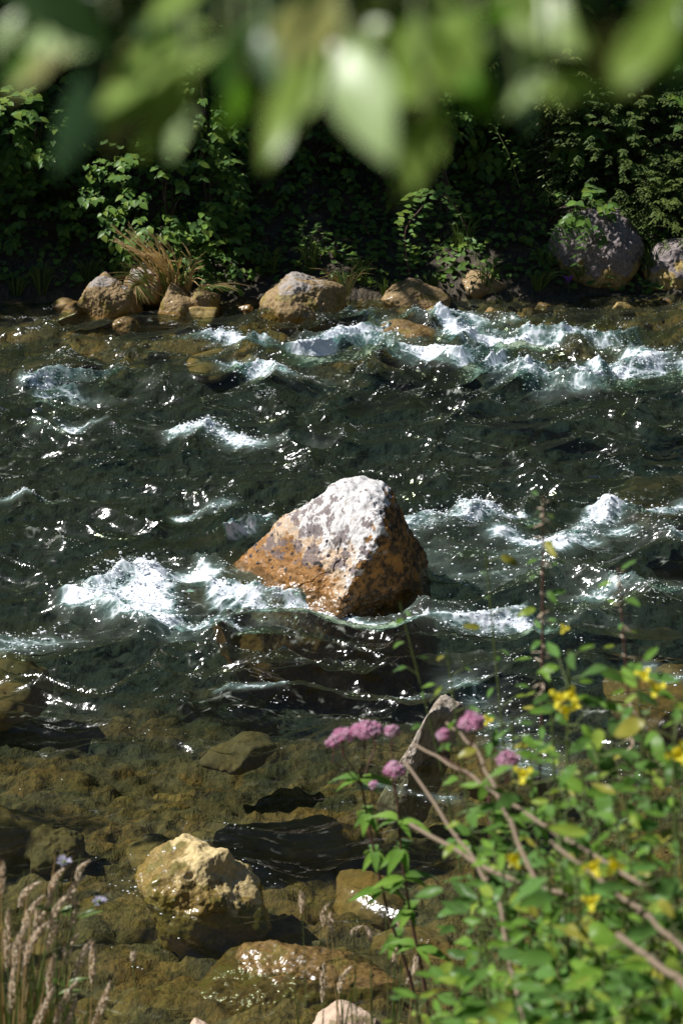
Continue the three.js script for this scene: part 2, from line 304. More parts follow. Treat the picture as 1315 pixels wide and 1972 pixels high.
// pale crust with maroon lichen over ochre stone
function paintMain(x, y, z, n, at, s) {
  const h = y + at[1];
  const g1 = speck(x, y, z, 1, 130), g2 = speck(x, y, z, 9, 60), g3 = speck(x, y, z, 4, 22);
  let ochre = mix3([0.2, 0.085, 0.018], [0.4, 0.21, 0.065], g2 * 0.6 + g1 * 0.5 - 0.05);
  if (g1 > 0.72) ochre = mix3(ochre, [0.06, 0.028, 0.012], 0.75);
  const crust = mix3([0.52, 0.5, 0.49], [0.7, 0.68, 0.67], g2);
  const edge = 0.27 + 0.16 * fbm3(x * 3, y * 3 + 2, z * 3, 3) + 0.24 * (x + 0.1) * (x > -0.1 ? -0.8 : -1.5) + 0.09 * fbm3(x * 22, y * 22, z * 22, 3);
  const beige = mix3([0.36, 0.24, 0.14], [0.6, 0.47, 0.34], g2 * 0.6 + g1 * 0.4); let c = mix3(mix3(ochre, beige, sm(-0.02, 0.05, h - edge + 0.13 + 0.08 * (g3 - 0.5))), crust, sm(-0.035, 0.05, h - edge));
  const lich = fbm3(x * 7 + 20, y * 8, z * 7, 4) + 0.35 * fbm3(x * 30, y * 30, z * 30, 2) + 0.22 * (g1 - 0.5), band = sm(0.6, 0.42, h) * sm(0.1, 0.26, h);
  if (lich > 0.3 - 0.22 * band && h > 0.16) c = mix3(c, mix3([0.11, 0.08, 0.08], [0.18, 0.14, 0.135], g2), 0.88);
  if (n3(x * 14, y * 14 + 5, z * 14) > 0.72 && h < 0.34 && h > 0.08) c = [0.025, 0.02, 0.02];
  // the crust ends along a ragged line; beyond it bare ochre stone with rust and black algae, mostly painted shade
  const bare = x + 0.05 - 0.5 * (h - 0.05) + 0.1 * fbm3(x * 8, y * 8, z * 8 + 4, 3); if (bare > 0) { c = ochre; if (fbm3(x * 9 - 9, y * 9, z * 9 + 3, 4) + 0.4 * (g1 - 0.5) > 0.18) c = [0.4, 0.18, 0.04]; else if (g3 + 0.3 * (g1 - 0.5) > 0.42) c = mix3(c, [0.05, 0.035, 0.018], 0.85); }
  if (h < 0.07 + 0.05 * fbm3(x * 9, 0, z * 9, 3)) c = mix3(c, [0.1, 0.055, 0.02], 0.65); // wet weed band
  if (lich < -0.42 && h > 0.3) c = mix3(c, [0.36, 0.33, 0.3], 0.7);
  return c;
}
function paintOlive(x, y, z, n, at, s) { // straw crust on a mossy olive boulder
  const h = y + at[1], g1 = speck(x, y, z, 1, 110), g2 = speck(x, y, z, 6, 40);
  let c = mix3([0.13, 0.085, 0.02], [0.3, 0.21, 0.06], g2 * 0.7 + g1 * 0.4 - 0.05); if (g1 > 0.75) c = mix3(c, [0.05, 0.04, 0.012], 0.7);
  const moss = fbm3(x * 6, y * 6, z * 6 + s, 3); if (moss > 0.1) c = mix3(c, [0.11, 0.1, 0.015], 0.6);
  const e = 0.12 - 0.5 * x + 0.12 * fbm3(x * 7, y * 7, z * 7, 4); c = mix3(c, mix3([0.4, 0.3, 0.13], [0.6, 0.47, 0.24], g2), sm(-0.02, 0.03, h - e));
  return c;
}
function paintBrown(x, y, z, n, at, s) {
  const g1 = speck(x, y, z, s, 90), g2 = speck(x, y, z, 6 + s, 30), m = fbm3(x * 5 + s, y * 5, z * 5, 4);
  let c = mix3([0.08, 0.05, 0.016], [0.29, 0.18, 0.06], g2 * 0.5 + g1 * 0.3 + m * 0.5); if (g1 > 0.74) c = mix3(c, [0.03, 0.02, 0.01], 0.7); if (m > 0.22) c = mix3(c, [0.12, 0.11, 0.02], 0.5); return c;
}
function paintFar(x, y, z, n, at, s) { // tan stone, grey lichen on top, yellow moss near the water
  const h = y + at[1], g1 = speck(x, y, z, s, 60), g2 = speck(x, y, z, 6 + s, 24), m = fbm3(x * 4 + s, y * 4, z * 4, 4);
  let c = mix3([0.14, 0.08, 0.028], [0.4, 0.285, 0.14], g2 * 0.6 + g1 * 0.5); c = mix3(c, mix3([0.26, 0.235, 0.22], [0.42, 0.385, 0.36], g1), 0.8 * sm(-0.04, 0.06, h - 0.27 + 0.3 * m));
  if (m > 0.16 && h < 0.22) c = mix3(c, [0.2, 0.15, 0.02], 0.75); if (g1 > 0.8) c = mix3(c, [0.06, 0.045, 0.03], 0.6); if (h < 0.04 + 0.05 * m) c = mix3(c, [0.24, 0.13, 0.03], 0.7); return c;
}
function paintGrey(x, y, z, n, at, s) { // grey-mauve granite with ochre moss at its foot
  const h = y + at[1], g1 = speck(x, y, z, s, 55), g2 = speck(x, y, z, 6 + s, 20), m = fbm3(x * 4 + s, y * 4, z * 4, 4);
  let c = mix3([0.09, 0.075, 0.075], [0.36, 0.3, 0.285], g1 * 0.75 + g2 * 0.3); if (m > 0.25) c = mix3(c, [0.07, 0.06, 0.05], 0.6);
  if (h < 0.24 + 0.22 * m - 0.08 * x) c = mix3(c, mix3([0.24, 0.16, 0.03], [0.46, 0.34, 0.12], g2), 0.85); return c;
}
function paintPale(x, y, z, n, at, s) { const g1 = speck(x, y, z, s, 120), m = fbm3(x * 9 + s, y * 9, z * 9, 4); let c = mix3([0.38, 0.27, 0.19], [0.58, 0.44, 0.33], g1 * 0.7 + m * 0.6); if (m < -0.28) c = mix3(c, [0.16, 0.13, 0.05], 0.7); return c; }
function planesFor(seed, count = 16, spread = 0.22) { const r = rng(seed * 101 + 7), out = []; for (let i = 0; i < count; i++) { const y = 1 - 2 * (i + 0.5) / count, a = i * 2.39996 + r(), q = Math.sqrt(1 - y * y); out.push([q * Math.cos(a) + 0.25 * (r() - 0.5), y + 0.25 * (r() - 0.5), q * Math.sin(a) + 0.25 * (r() - 0.5), 1 - spread * r()]); } return out; }
function rock(name, label, group, pos, size, opt) {
  const g = rockGeometry({ planes: planesFor(opt.seed, opt.count, opt.spread), scale: size, at: pos, k: 12, bump: 0.12 * Math.min(...size), freq: 1.2 / Math.max(...size), fine: 0.03 * Math.min(...size), detail: 28, ...opt });
  const m = shadows(new THREE.Mesh(g, opt.mat || rockMat)); m.position.set(...pos); m.rotation.y = opt.turn || 0;
  return top(m, name, label, opt.category || 'boulder', group);
}
{
  const at = [0.06, 0.02, -11.05];
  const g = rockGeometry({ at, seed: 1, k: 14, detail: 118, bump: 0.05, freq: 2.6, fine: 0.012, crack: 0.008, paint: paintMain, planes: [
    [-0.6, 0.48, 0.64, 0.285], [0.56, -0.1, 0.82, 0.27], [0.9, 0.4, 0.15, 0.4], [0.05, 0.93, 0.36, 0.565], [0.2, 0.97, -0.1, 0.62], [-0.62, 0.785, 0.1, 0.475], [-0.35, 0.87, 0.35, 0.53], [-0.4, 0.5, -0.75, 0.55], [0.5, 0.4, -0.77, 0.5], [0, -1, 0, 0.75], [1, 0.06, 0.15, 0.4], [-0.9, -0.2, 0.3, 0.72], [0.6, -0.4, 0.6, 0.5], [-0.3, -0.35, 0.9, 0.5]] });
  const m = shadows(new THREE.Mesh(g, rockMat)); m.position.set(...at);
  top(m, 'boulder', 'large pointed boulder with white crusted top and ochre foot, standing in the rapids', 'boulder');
}
rock('boulder', 'straw topped olive boulder in the shallows beside the brown wet slab', null, [-0.61, -0.04, -7.68], [0.32, 0.28, 0.31], { seed: 4, paint: paintOlive, detail: 80, k: 13, fine: 0.007, bump: 0.05, spread: 0.32 });
rock('boulder', 'low wet brown boulder just breaking the surface in front of the straw topped one', null, [-0.22, -0.155, -7.06], [0.46, 0.22, 0.27], { seed: 8, paint: paintBrown, detail: 80, fine: 0.012 });
rock('stone', 'pale pinkish stone on the near bank with a green moss tuft', null, [0.005, 0.03, -6.5], [0.19, 0.13, 0.16], { seed: 12, paint: paintPale, detail: 50, mat: dryMat, category: 'stone' });
rock('stone', 'small pale stone on the near bank, away from the moss', null, [-0.53, 0.0, -6.5], [0.08, 0.13, 0.09], { seed: 15, paint: paintPale, detail: 36, mat: dryMat, category: 'stone' });
const FB = 'boulders along the far bank';
rock('boulder', 'grey topped tan boulder in the water left of the golden grass', FB, [-2.02, 0.08, -17.5], [0.25, 0.26, 0.28], { seed: 21, paint: paintFar, detail: 50, count: 13, spread: 0.28, k: 11 });
rock('boulder', 'rounded boulder under the golden grass, behind the grey topped one', FB, [-1.72, 0.16, -17.75], [0.18, 0.22, 0.22], { seed: 23, paint: paintFar, detail: 40, count: 12, spread: 0.3, k: 11 });
rock('boulder', 'small mossy brown boulder beside the foot of the golden grass', FB, [-1.44, 0.03, -17.45], [0.15, 0.21, 0.2], { seed: 25, paint: paintFar, detail: 36, count: 12, spread: 0.3, k: 11 });
rock('boulder', 'small tan boulder under the low grass tuft', FB, [-1.22, 0.05, -17.55], [0.16, 0.18, 0.2], { seed: 27, paint: paintFar, detail: 36, count: 12, spread: 0.3, k: 11 });
rock('boulder', 'broad orange tan boulder with leaf shadows on its crown at the far bank', FB, [-0.37, 0.03, -17.55], [0.38, 0.33, 0.4], { seed: 33, paint: paintFar, detail: 64, count: 14, spread: 0.28, k: 11 });
rock('boulder', 'low rust brown boulder beneath the hanging sprig', FB, [0.65, 0.0, -17.75], [0.32, 0.22, 0.3], { seed: 35, paint: paintFar, detail: 40, count: 12, spread: 0.3, k: 11 });
rock('boulder', 'orange boulder with the current pouring over it', FB, [0.57, -0.04, -16.55], [0.32, 0.2, 0.34], { seed: 38, paint: paintBrown, detail: 44 });
rock('boulder', 'small dark boulder touched by the bent bramble stem', FB, [1.27, 0.08, -18.05], [0.22, 0.17, 0.2], { seed: 41, paint: paintFar, detail: 36, count: 12, spread: 0.3, k: 11 });
rock('boulder', 'big round mauve grey boulder with a mossy ochre foot', FB, [2.33, 0.3, -18.4], [0.43, 0.5, 0.48], { seed: 44, paint: paintGrey, detail: 76, count: 22, spread: 0.12, k: 9, fine: 0.02 });
rock('boulder', 'mottled boulder half hidden by the small leaved shrub', FB, [3.05, 0.14, -18.25], [0.34, 0.36, 0.3], { seed: 47, paint: paintGrey, detail: 44 });
rock('stone', 'little brown stone in the shallows before the grey topped boulder', null, [-1.83, 0.02, -16.9], [0.11, 0.09, 0.1], { seed: 49, paint: paintBrown, detail: 20, category: 'stone' });
function paintBed(x, y, z, n, at, s) { const c = groundColor(x + at[0], -1, z + at[2]), t = BEDTONES[s % 6], g1 = speck(x, y, z, s, 60); return mix3(c, [t[0] * (0.5 + g1), t[1] * (0.5 + g1), t[2] * (0.5 + g1)], 0.45); }
// stones lying on the bed, seen through the water
[[-1.62, -8.62, 0.3, 0.14, 0.22, 'big rounded brown stone under the clear shallows'], [-1.33, -8.45, 0.17, 0.11, 0.15, 'mossy stone under water touching the big brown one'], [-0.83, -8.32, 0.26, 0.1, 0.14, 'long tan stone just under the surface behind the straw topped boulder'], [-0.25, -8.55, 0.34, 0.13, 0.2, 'dark flat stone under the ripples before the driftwood'], [-0.5, -9.4, 0.24, 0.08, 0.14], [0.12, -8.0, 0.24, 0.09, 0.17, 'ochre stone under the ripples beside the agrimony stems'], [0.32, -7.55, 0.2, 0.09, 0.15], [2.2, -13.4, 0.5, 0.2, 0.3, 'broad brown stone under the smooth water by the deep channel'], [-1.3, -7.4, 0.2, 0.1, 0.16], [-0.95, -7.0, 0.16, 0.09, 0.13], [0.85, -9.2, 0.26, 0.12, 0.2], [1.75, -10.2, 0.4, 0.16, 0.28, 'brown stone awash beyond the balsam'], [-1.9, -10.4, 0.36, 0.18, 0.26, 'dark brown stone awash behind the tall wave'], [-2.4, -16.6, 0.4, 0.12, 0.26], [-1.1, -16.7, 0.42, 0.11, 0.22, 'amber slab under the shallow water by the golden grass'], [1.7, -17.2, 0.4, 0.12, 0.22]].forEach(([x, z, sx, sy, sz, label], i) => {
  const y = Math.max(groundY(x, z) + sy * 0.35, -0.06 - sy); rock('bed_stone', label ?? 'rounded brown stone lying on the river bed under the water', label ? null : 'stones on the river bed', [x, Math.min(y, -0.15 - sy), z], [sx, sy, sz], { seed: 150 + i, paint: paintBed, detail: 26, category: 'stone', mat: dryMat, bump: 0.35 * sy, turn: i });
});
rock('boulder', 'low brown rock awash at the foot of the white crusted boulder', null, [-0.66, -0.12, -11.25], [0.34, 0.15, 0.24], { seed: 190, paint: paintBrown, detail: 36 });
{ const r = rng(717); for (let i = 0; i < 9; i++) { const x = -3 + 6.1 * (i + r()) / 9, z = -17.35 - 0.45 * r(), s = 0.05 + 0.09 * r() * r(); rock('stone', 'small wet stone lying along the waterline of the far bank', 'small stones along the far waterline', [x, 0.01 * r(), z], [s * (1 + 0.6 * r()), s * 0.75, s], { seed: 230 + i, paint: [paintFar, paintBrown, paintGrey][i % 3], detail: 12, count: 9, spread: 0.4, k: 16, turn: i, category: 'stone' }); } }

// ---------------------------------------------------------------- plant kit
function fromArrays(pos, idx, uv) { const g = new THREE.BufferGeometry(); g.setAttribute('position', new THREE.Float32BufferAttribute(pos, 3)); g.setIndex(idx); if (uv) g.setAttribute('uv', new THREE.Float32BufferAttribute(uv, 2)); g.computeVertexNormals(); return g; }
// a leaf from the origin along +y, face towards +z; w: half width at u of the length
function leafGeo(n, shape, fold, curl, tooth = 0, wave = 0) {
  const pos = [], idx = [], uv = [];
  for (let i = 0; i <= n; i++) {
    const u = i / n, w = shape(u) * (1 + (i % 2 ? tooth : -tooth)), z = -curl * u * u, wv = wave * Math.sin(u * 11);
    pos.push(-w, u - (tooth ? 0.02 * (i % 2) : 0), z + fold * w + wv, 0, u, z, w, u - (tooth ? 0.02 * (i % 2) : 0), z + fold * w - wv); uv.push(0, u, 0.5, u, 1, u);
  }
  for (let i = 0; i < n; i++) { const a = i * 3; idx.push(a, a + 1, a + 4, a, a + 4, a + 3, a + 1, a + 2, a + 5, a + 1, a + 5, a + 4); }
  return fromArrays(pos, idx, uv);
}
const ovate = (wide, at = 0.38) => (u) => wide * Math.pow(Math.sin(Math.PI * Math.pow(clamp(u, 0.0, 1), Math.log(0.5) / Math.log(at))), 0.8) * (1 - 0.4 * u * u * u) + 0.004;
const FAR_LEAF = leafGeo(4, ovate(0.36), 0.25, 0.12), SMALL_LEAF = leafGeo(3, ovate(0.2, 0.5), 0.2, 0.1), LONG_LEAF = leafGeo(5, ovate(0.16, 0.42), 0.25, 0.3);
const lance = (w) => (u) => w * 2.2 * Math.pow(u, 0.7) * Math.pow(1 - u, 0.95) + 0.003;
const BALSAM_LEAVES = [leafGeo(16, lance(0.27), 0.3, 0.15, 0.07, 0.012), leafGeo(16, lance(0.32), 0.15, 0.5, 0.08, 0.03), leafGeo(16, lance(0.22), 0.5, -0.1, 0.07, 0.02)];
const BROAD_LEAVES = [leafGeo(16, ovate(0.3, 0.45), 0.18, 0.12, 0, 0.01), leafGeo(16, ovate(0.34, 0.5), 0.1, 0.3, 0, 0.015)];
const veins = (() => { // pale midrib and side veins on a mottled blade
  const W = 128, D = new Uint8Array(W * W * 4);
  for (let j = 0; j < W; j++) for (let i = 0; i < W; i++) { const u = Math.abs(i / W - 0.5) * 2, v = j / W, side = Math.abs(((v * 7 - u * 1.6) % 1 + 1) % 1 - 0.5); let c = 0.82 + 0.1 * fbm2(i / 12, j / 12, 3); if (u < 0.05) c = 1; else if (side < 0.05) c += 0.08; D.set([255 * clamp(c * 0.98), 255 * clamp(c), 255 * clamp(c * 0.92), 255], (j * W + i) * 4); }
  const t = new THREE.DataTexture(D, W, W); t.magFilter = THREE.LinearFilter; t.needsUpdate = true; return t;
})();
const leafMat = (r, g, b, tr = 0.4, coat = 0.5, map = null, name = 'leaf') => new THREE.MeshPhysicalMaterial({ name, color: lin(r, g, b), roughness: 0.92, transmission: tr, thickness: 0, clearcoat: coat, clearcoatRoughness: 0.32, specularIntensity: 0.4, map, side: THREE.DoubleSide });
const FOLIAGE = leafMat(1, 1, 1, 0.35, 0.22, null, 'foliage');
const barkMat = new THREE.MeshStandardMaterial({ name: 'bark', color: lin(0.075, 0.055, 0.04), roughness: 0.9 });
const stemGreen = new THREE.MeshStandardMaterial({ name: 'green_stem', color: lin(0.12, 0.16, 0.04), roughness: 0.6 });
const stemRed = new THREE.MeshStandardMaterial({ name: 'reddish_stem', color: lin(0.13, 0.055, 0.045), roughness: 0.6 });
const strawMat = new THREE.MeshStandardMaterial({ name: 'straw', color: lin(0.42, 0.28, 0.11), roughness: 0.8, side: THREE.DoubleSide });
const seedMat = new THREE.MeshPhysicalMaterial({ name: 'seed_head', color: lin(0.84, 0.71, 0.54), roughness: 0.95, transmission: 0.4, thickness: 0, side: THREE.DoubleSide });
const sedgeMat = leafMat(0.06, 0.1, 0.02, 0.3, 0.15, null, 'sedge_blade');
const bladeMat = leafMat(0.13, 0.2, 0.035, 0.35, 0.3, null, 'grass_blade');
const _x = V(0, 0, 0), _y = V(0, 0, 0), _z = V(0, 0, 0), _m = new THREE.Matrix4();
function facing(dir, up) { _y.copy(dir).normalize(); _z.copy(up).addScaledVector(_y, -up.dot(_y)); if (_z.lengthSq() < 1e-6) _z.set(0.3, 0.1, 1); _z.normalize(); _x.crossVectors(_y, _z); return new THREE.Quaternion().setFromRotationMatrix(_m.makeBasis(_x, _y, _z)); }
function tube(pts, r0, r1, sides = 5, seg = 0) {
  const c = new THREE.CatmullRomCurve3(pts), n = seg || Math.max(3, pts.length * 3), pos = [], idx = [], a = V(0, 0, 0), b = V(0, 0, 0), t = V(0, 0, 0);
  for (let i = 0; i <= n; i++) {
    const p = c.getPoint(i / n); t.copy(c.getTangent(i / n)); a.set(0.31, 0.2, 0.93).cross(t).normalize(); b.crossVectors(t, a); const r = mix(r0, r1, i / n);
    for (let k = 0; k < sides; k++) { const q = k / sides * Math.PI * 2; pos.push(p.x + r * (a.x * Math.cos(q) + b.x * Math.sin(q)), p.y + r * (a.y * Math.cos(q) + b.y * Math.sin(q)), p.z + r * (a.z * Math.cos(q) + b.z * Math.sin(q))); }
  }
  for (let i = 0; i < n; i++) for (let k = 0; k < sides; k++) { const p = i * sides + k, q = i * sides + (k + 1) % sides; idx.push(p, q, p + sides, q, q + sides, p + sides); }
  return fromArrays(pos, idx);
}
function instanced(geo, mat, list, name, parent) { const im = new THREE.InstancedMesh(geo, mat, list.length); list.forEach(([m, c], i) => { im.setMatrixAt(i, m); im.setColorAt(i, c); }); shadows(im); im.name = name; im.userData.kind = 'stuff'; parent.add(im); return im; }
const GREENS = [[0.11, 0.21, 0.025], [0.14, 0.26, 0.035], [0.08, 0.16, 0.025], [0.18, 0.27, 0.03], [0.11, 0.22, 0.05]];
function tint(r, tones) { const c = tones[Math.floor(r() * tones.length)], k = 0.8 + 0.4 * r(); return lin(c[0] * k, c[1] * k, c[2] * k); }
function spray(out, o, dir, n, len, leaf, r, tones, droop = 0.4) { // leaves set alternately along a twig
  const d = dir.clone().normalize(), side = V(0, 1, 0).cross(d).normalize(); if (side.lengthSq() < 0.1) side.set(1, 0, 0); const p = o.clone();
  for (let i = 0; i < n; i++) {
    d.y -= droop / n; p.addScaledVector(d, len / n);
    const s = i % 2 ? 1 : -1, ld = d.clone().multiplyScalar(0.55).addScaledVector(side, s * (0.6 + 0.3 * r())); ld.y -= 0.2 + 0.3 * r(); ld.x += 0.3 * (r() - 0.5); ld.z += 0.3 * (r() - 0.5);
    const q = facing(ld, V(0.5 * (r() - 0.5), 0.9, 0.45 + 0.5 * (r() - 0.5))), k = leaf * (0.7 + 0.5 * r());
    out.push([new THREE.Matrix4().compose(p, q, V(k, k, k)), tint(r, tones)]);
  }
}
// a shrub: stems from the ground, leafy twigs through an ellipsoid, the foremost leaves as parts of their own
function shrub(name, label, cat, group, c, rad, opt) {
  const r = rng(opt.seed), g = new THREE.Group(), foot = V(opt.foot ? opt.foot[0] : c[0], 0, opt.foot ? opt.foot[1] : c[2] - 0.3); foot.y = groundY(foot.x, foot.z) - 0.03; g.position.copy(foot);
  top(g, name, label, cat, group); const C = V(...c).sub(foot), list = [];
  for (let i = 0; i < (opt.stems ?? 4); i++) { const e = V(C.x + (r() - 0.5) * 1.3 * rad[0], C.y + (r() - 0.2) * 0.9 * rad[1], C.z + (r() - 0.5) * rad[2]); part(tube([V((r() - 0.5) * 0.1, 0, (r() - 0.5) * 0.1), V(e.x * 0.3 + 0.1 * (r() - 0.5), e.y * 0.5, e.z * 0.4 - 0.1), e], opt.thick ?? 0.014, 0.004, 5), barkMat, 'stem', g); }
  for (let i = 0; i < opt.twigs; i++) {
    const u = V(r() * 2 - 1, r() * 2 - 1, r() * 2 - 1); if (u.lengthSq() > 1) { i--; continue; }
    const l = Math.pow(u.length(), 0.45); u.normalize().multiplyScalar(l); const hole = n3(u.x * 2 + opt.seed, u.y * 2.4, u.z * 2); if (hole < (opt.hole ?? -0.25)) continue;
    const p = V(C.x + u.x * rad[0], C.y + u.y * rad[1], C.z + u.z * rad[2]), d = V(u.x * 0.7 + 0.6 * (r() - 0.5), u.y * 0.4 + 0.5 * (r() - 0.3), u.z * 0.5 + 0.45 + 0.5 * (r() - 0.5));
    if (p.y + foot.y < groundY(p.x + foot.x, p.z + foot.z) + 0.03 || p.y + foot.y < 0.06) continue;
    spray(list, p, d, opt.n ?? 6, opt.twig ?? 0.22, opt.leaf, r, opt.tones ?? GREENS, opt.droop);
  }
  const geo = opt.geo ?? FAR_LEAF; let own = opt.own ?? 0;
  if (own) { // nearest the river
    list.sort((a, b) => b[0].elements[14] - a[0].elements[14]); const mats = (opt.tones ?? GREENS).map((t) => leafMat(...t, 0.35, 0.25, null, 'leaf'));
    for (const [m] of list.splice(0, own)) { const o = part(geo, mats[Math.floor(r() * mats.length)], 'leaf', g); m.decompose(o.position, o.quaternion, o.scale); }
  }
  if (list.length) instanced(geo, FOLIAGE, list, 'foliage', g);
  return g;
}
// a tree: trunk and limbs, a crown of leafy twigs in clumps
const CLUMP = (() => { const r = rng(404), gs = []; for (let i = 0; i < 9; i++) { const g = leafGeo(2, ovate(0.36), 0.2, 0.1); g.scale(0.34, 0.34, 0.34); g.applyQuaternion(facing(V(r() * 2 - 1, r() - 0.6, r() * 2 - 1), V(r() - 0.5, 1, r() - 0.5))); g.translate((r() - 0.5) * 0.7, (r() - 0.5) * 0.4, (r() - 0.5) * 0.7); gs.push(g); } return mergeGeometries(gs); })();
function tree(name, label, group, foot, h, lean, crowns, opt) {
  const r = rng(opt.seed), g = new THREE.Group(); g.position.set(foot[0], groundY(foot[0], foot[1]) - 0.1, foot[1]); top(g, name, label, 'tree', group);
  const topP = V(lean[0], h, lean[1]); part(tube([V(0, 0, 0), V(lean[0] * 0.2, h * 0.35, lean[1] * 0.2), V(lean[0] * 0.6, h * 0.7, lean[1] * 0.6), topP], opt.thick ?? 0.16, 0.04, 9), barkMat, 'trunk', g);
  const list = [];
  for (const [x, y, z, rx, ry, rz, n] of crowns) {
    part(tube([V(lean[0] * 0.5, h * 0.55, lean[1] * 0.5), V(x * 0.6, (y + h * 0.55) / 2 + 0.3, z * 0.6), V(x, y, z)], 0.06, 0.015, 6), barkMat, 'limb', g);
    for (let i = 0; i < n; i++) { const u = V(r() * 2 - 1, r() * 2 - 1, r() * 2 - 1); if (u.lengthSq() > 1) { i--; continue; } if (n3(u.x * 2.2 + opt.seed, u.y * 2.2, u.z * 2.2) < -0.3) continue; const k = (opt.leaf ?? 0.5) * (0.7 + 0.6 * r()); list.push([new THREE.Matrix4().compose(V(x + u.x * rx, y + u.y * ry, z + u.z * rz), new THREE.Quaternion().setFromEuler(new THREE.Euler(r() * 0.8, r() * 6.28, r() * 0.8)), V(k, k, k)), tint(r, GREENS)]); }
  }
  for (const p of opt.low ?? []) { const k = 0.45 * (0.7 + 0.6 * r()); list.push([new THREE.Matrix4().compose(V(...p), new THREE.Quaternion().setFromEuler(new THREE.Euler(r() * 0.8, r() * 6.28, r() * 0.8)), V(k, k, k)), tint(r, GREENS)]); }
  instanced(CLUMP, FOLIAGE, list, 'crown', g); return g;
}

// ---------------------------------------------------------------- far bank: wood behind, shrubs in front
const WOOD = 'trees on the far bank';
{
  const spots = [[-13, -20.5, 9], [-9.6, -21, 11], [-6.6, -20.6, 10], [-3.6, -21.4, 12], [-0.8, -21.8, 11], [2.2, -21.2, 12], [5.2, -21.6, 11], [8.4, -21, 10], [12, -21.5, 11], [-11, -25, 14], [-5, -25.5, 15], [0.6, -26, 15], [6.4, -25.5, 14]];
  spots.forEach(([x, z, h], i) => {
    const r = rng(300 + i), cr = [], low = [];
    for (let k = 0; k < 7; k++) { const a = k * 0.9 + r(), y = h * (0.3 + 0.11 * k); cr.push([Math.cos(a) * 1.2 * (1 - k * 0.08), y, Math.sin(a) * 1.1 - 0.1, 1.7 + 0.4 * r(), 1.2, 1.5 + 0.3 * r(), 330]); }
    if (i < 9) for (let k = 0; k < 2100; k++) { // unseen low boughs shaped to shade the bank, gaps over sunlit patches
      const X = x + (r() - 0.5) * 3.4, y = 3.3 + 2.6 * r(), Z = -18.1 - 2.9 * r(), t = X + (y - 0.4) * 0.84;
      const open = Math.max(sm(-2.5, -2.25, t) * sm(-0.95, -1.15, t), sm(-0.85, -0.7, t) * sm(0.1, -0.1, t), sm(0.3, 0.45, t) * sm(1.35, 1.2, t), sm(1.7, 1.85, t));
      if (Z > mix(-18.2, -19.2, open) + 0.18 * n2(X * 3, y * 3) || n3(X * 1.7, y * 1.7, Z * 1.7) < -0.45) continue;
      low.push([X - x, y - groundY(x, z - 1.3) + 0.1, Z - z + 1.3]);
    }
    tree('bank_tree', i < 9 ? 'leafy broadleaf tree rooted at the back of the far bank' : 'tall broadleaf tree standing up the slope behind the bank trees', i < 9 ? WOOD : 'trees up the slope', [x, z - 1.3], h, [0.5 * (r() - 0.5), 0.3 * r()], cr, { seed: 300 + i, low });
  });
}

[[-3.6, 1.2, -19.3, 1.0, 1.2, 0.6], [-2.2, 1.5, -19.6, 1.1, 1.5, 0.6], [-0.7, 1.6, -19.9, 1.1, 1.6, 0.6], [0.8, 1.5, -19.9, 1.1, 1.5, 0.6], [2.1, 1.8, -19.5, 0.9, 1.6, 0.6], [3.6, 1.5, -19.3, 1.0, 1.5, 0.6], [-2.6, 3.2, -20.4, 1.4, 1.3, 0.7], [0.2, 3.4, -20.6, 1.5, 1.3, 0.7], [2.8, 3.3, -20.4, 1.4, 1.3, 0.7]].forEach(([x, y, z, a, b, c], i) =>
  shrub('shrub', 'dark shrub filling the shade at the back of the far bank', 'shrub', 'shaded shrubs behind the bank', [x, y, z], [a, b, c], { seed: 500 + i, twigs: 420, n: 6, leaf: 0.11, twig: 0.3, foot: [x, z - 0.4] }));
const hazel = shrub('hazel_bush', 'sunlit broad leaved bush hanging over the golden grass', 'bush', null, [-1.579, 0.814, -18.35], [0.58, 0.62, 0.5], { seed: 61, twigs: 260, n: 6, leaf: 0.085, twig: 0.26, own: 150 });
shrub('bush', 'low leafy bush between the golden grass and the orange tan boulder', 'bush', null, [-1.137, 0.300, -18.2], [0.34, 0.36, 0.35], { seed: 62, twigs: 130, n: 6, leaf: 0.075, twig: 0.2, own: 90 });
shrub('climbing_vine', 'upright column of sunlit leaves climbing above the broad leaved bush', 'vine', null, [-1.184, 1.742, -18.5], [0.2, 0.62, 0.25], { seed: 63, twigs: 110, n: 6, leaf: 0.075, twig: 0.18, own: 70, foot: [-1.2, -18.7] });
shrub('bush', 'leafy bush at the dark end of the bank away from the mauve grey boulder', 'bush', null, [-2.892, 1.448, -18.6], [0.45, 0.24, 0.35], { seed: 64, twigs: 110, n: 6, leaf: 0.085, twig: 0.22, own: 50 });
shrub('bush', 'low shaded bush beside the grey topped tan boulder', 'bush', null, [-2.729, 0.554, -18.8], [0.6, 0.5, 0.4], { seed: 65, twigs: 200, n: 6, leaf: 0.08, twig: 0.22, own: 40 });
shrub('climbing_vine', 'narrow column of leaves climbing above the hanging sprig', 'vine', null, [0.873, 1.773, -18.6], [0.2, 0.55, 0.25], { seed: 66, twigs: 100, n: 6, leaf: 0.07, twig: 0.18, own: 60, foot: [0.95, -18.9] });
shrub('small_leaved_shrub', 'dense small leaved shrub rising behind the mauve grey boulder', 'shrub', null, [2.571, 1.113, -18.9], [0.78, 0.85, 0.5], { seed: 67, twigs: 900, n: 9, leaf: 0.045, twig: 0.2, geo: SMALL_LEAF, own: 120, hole: -0.35, foot: [2.7, -19.3], tones: [[0.09, 0.14, 0.025], [0.12, 0.17, 0.03], [0.075, 0.12, 0.03]] });
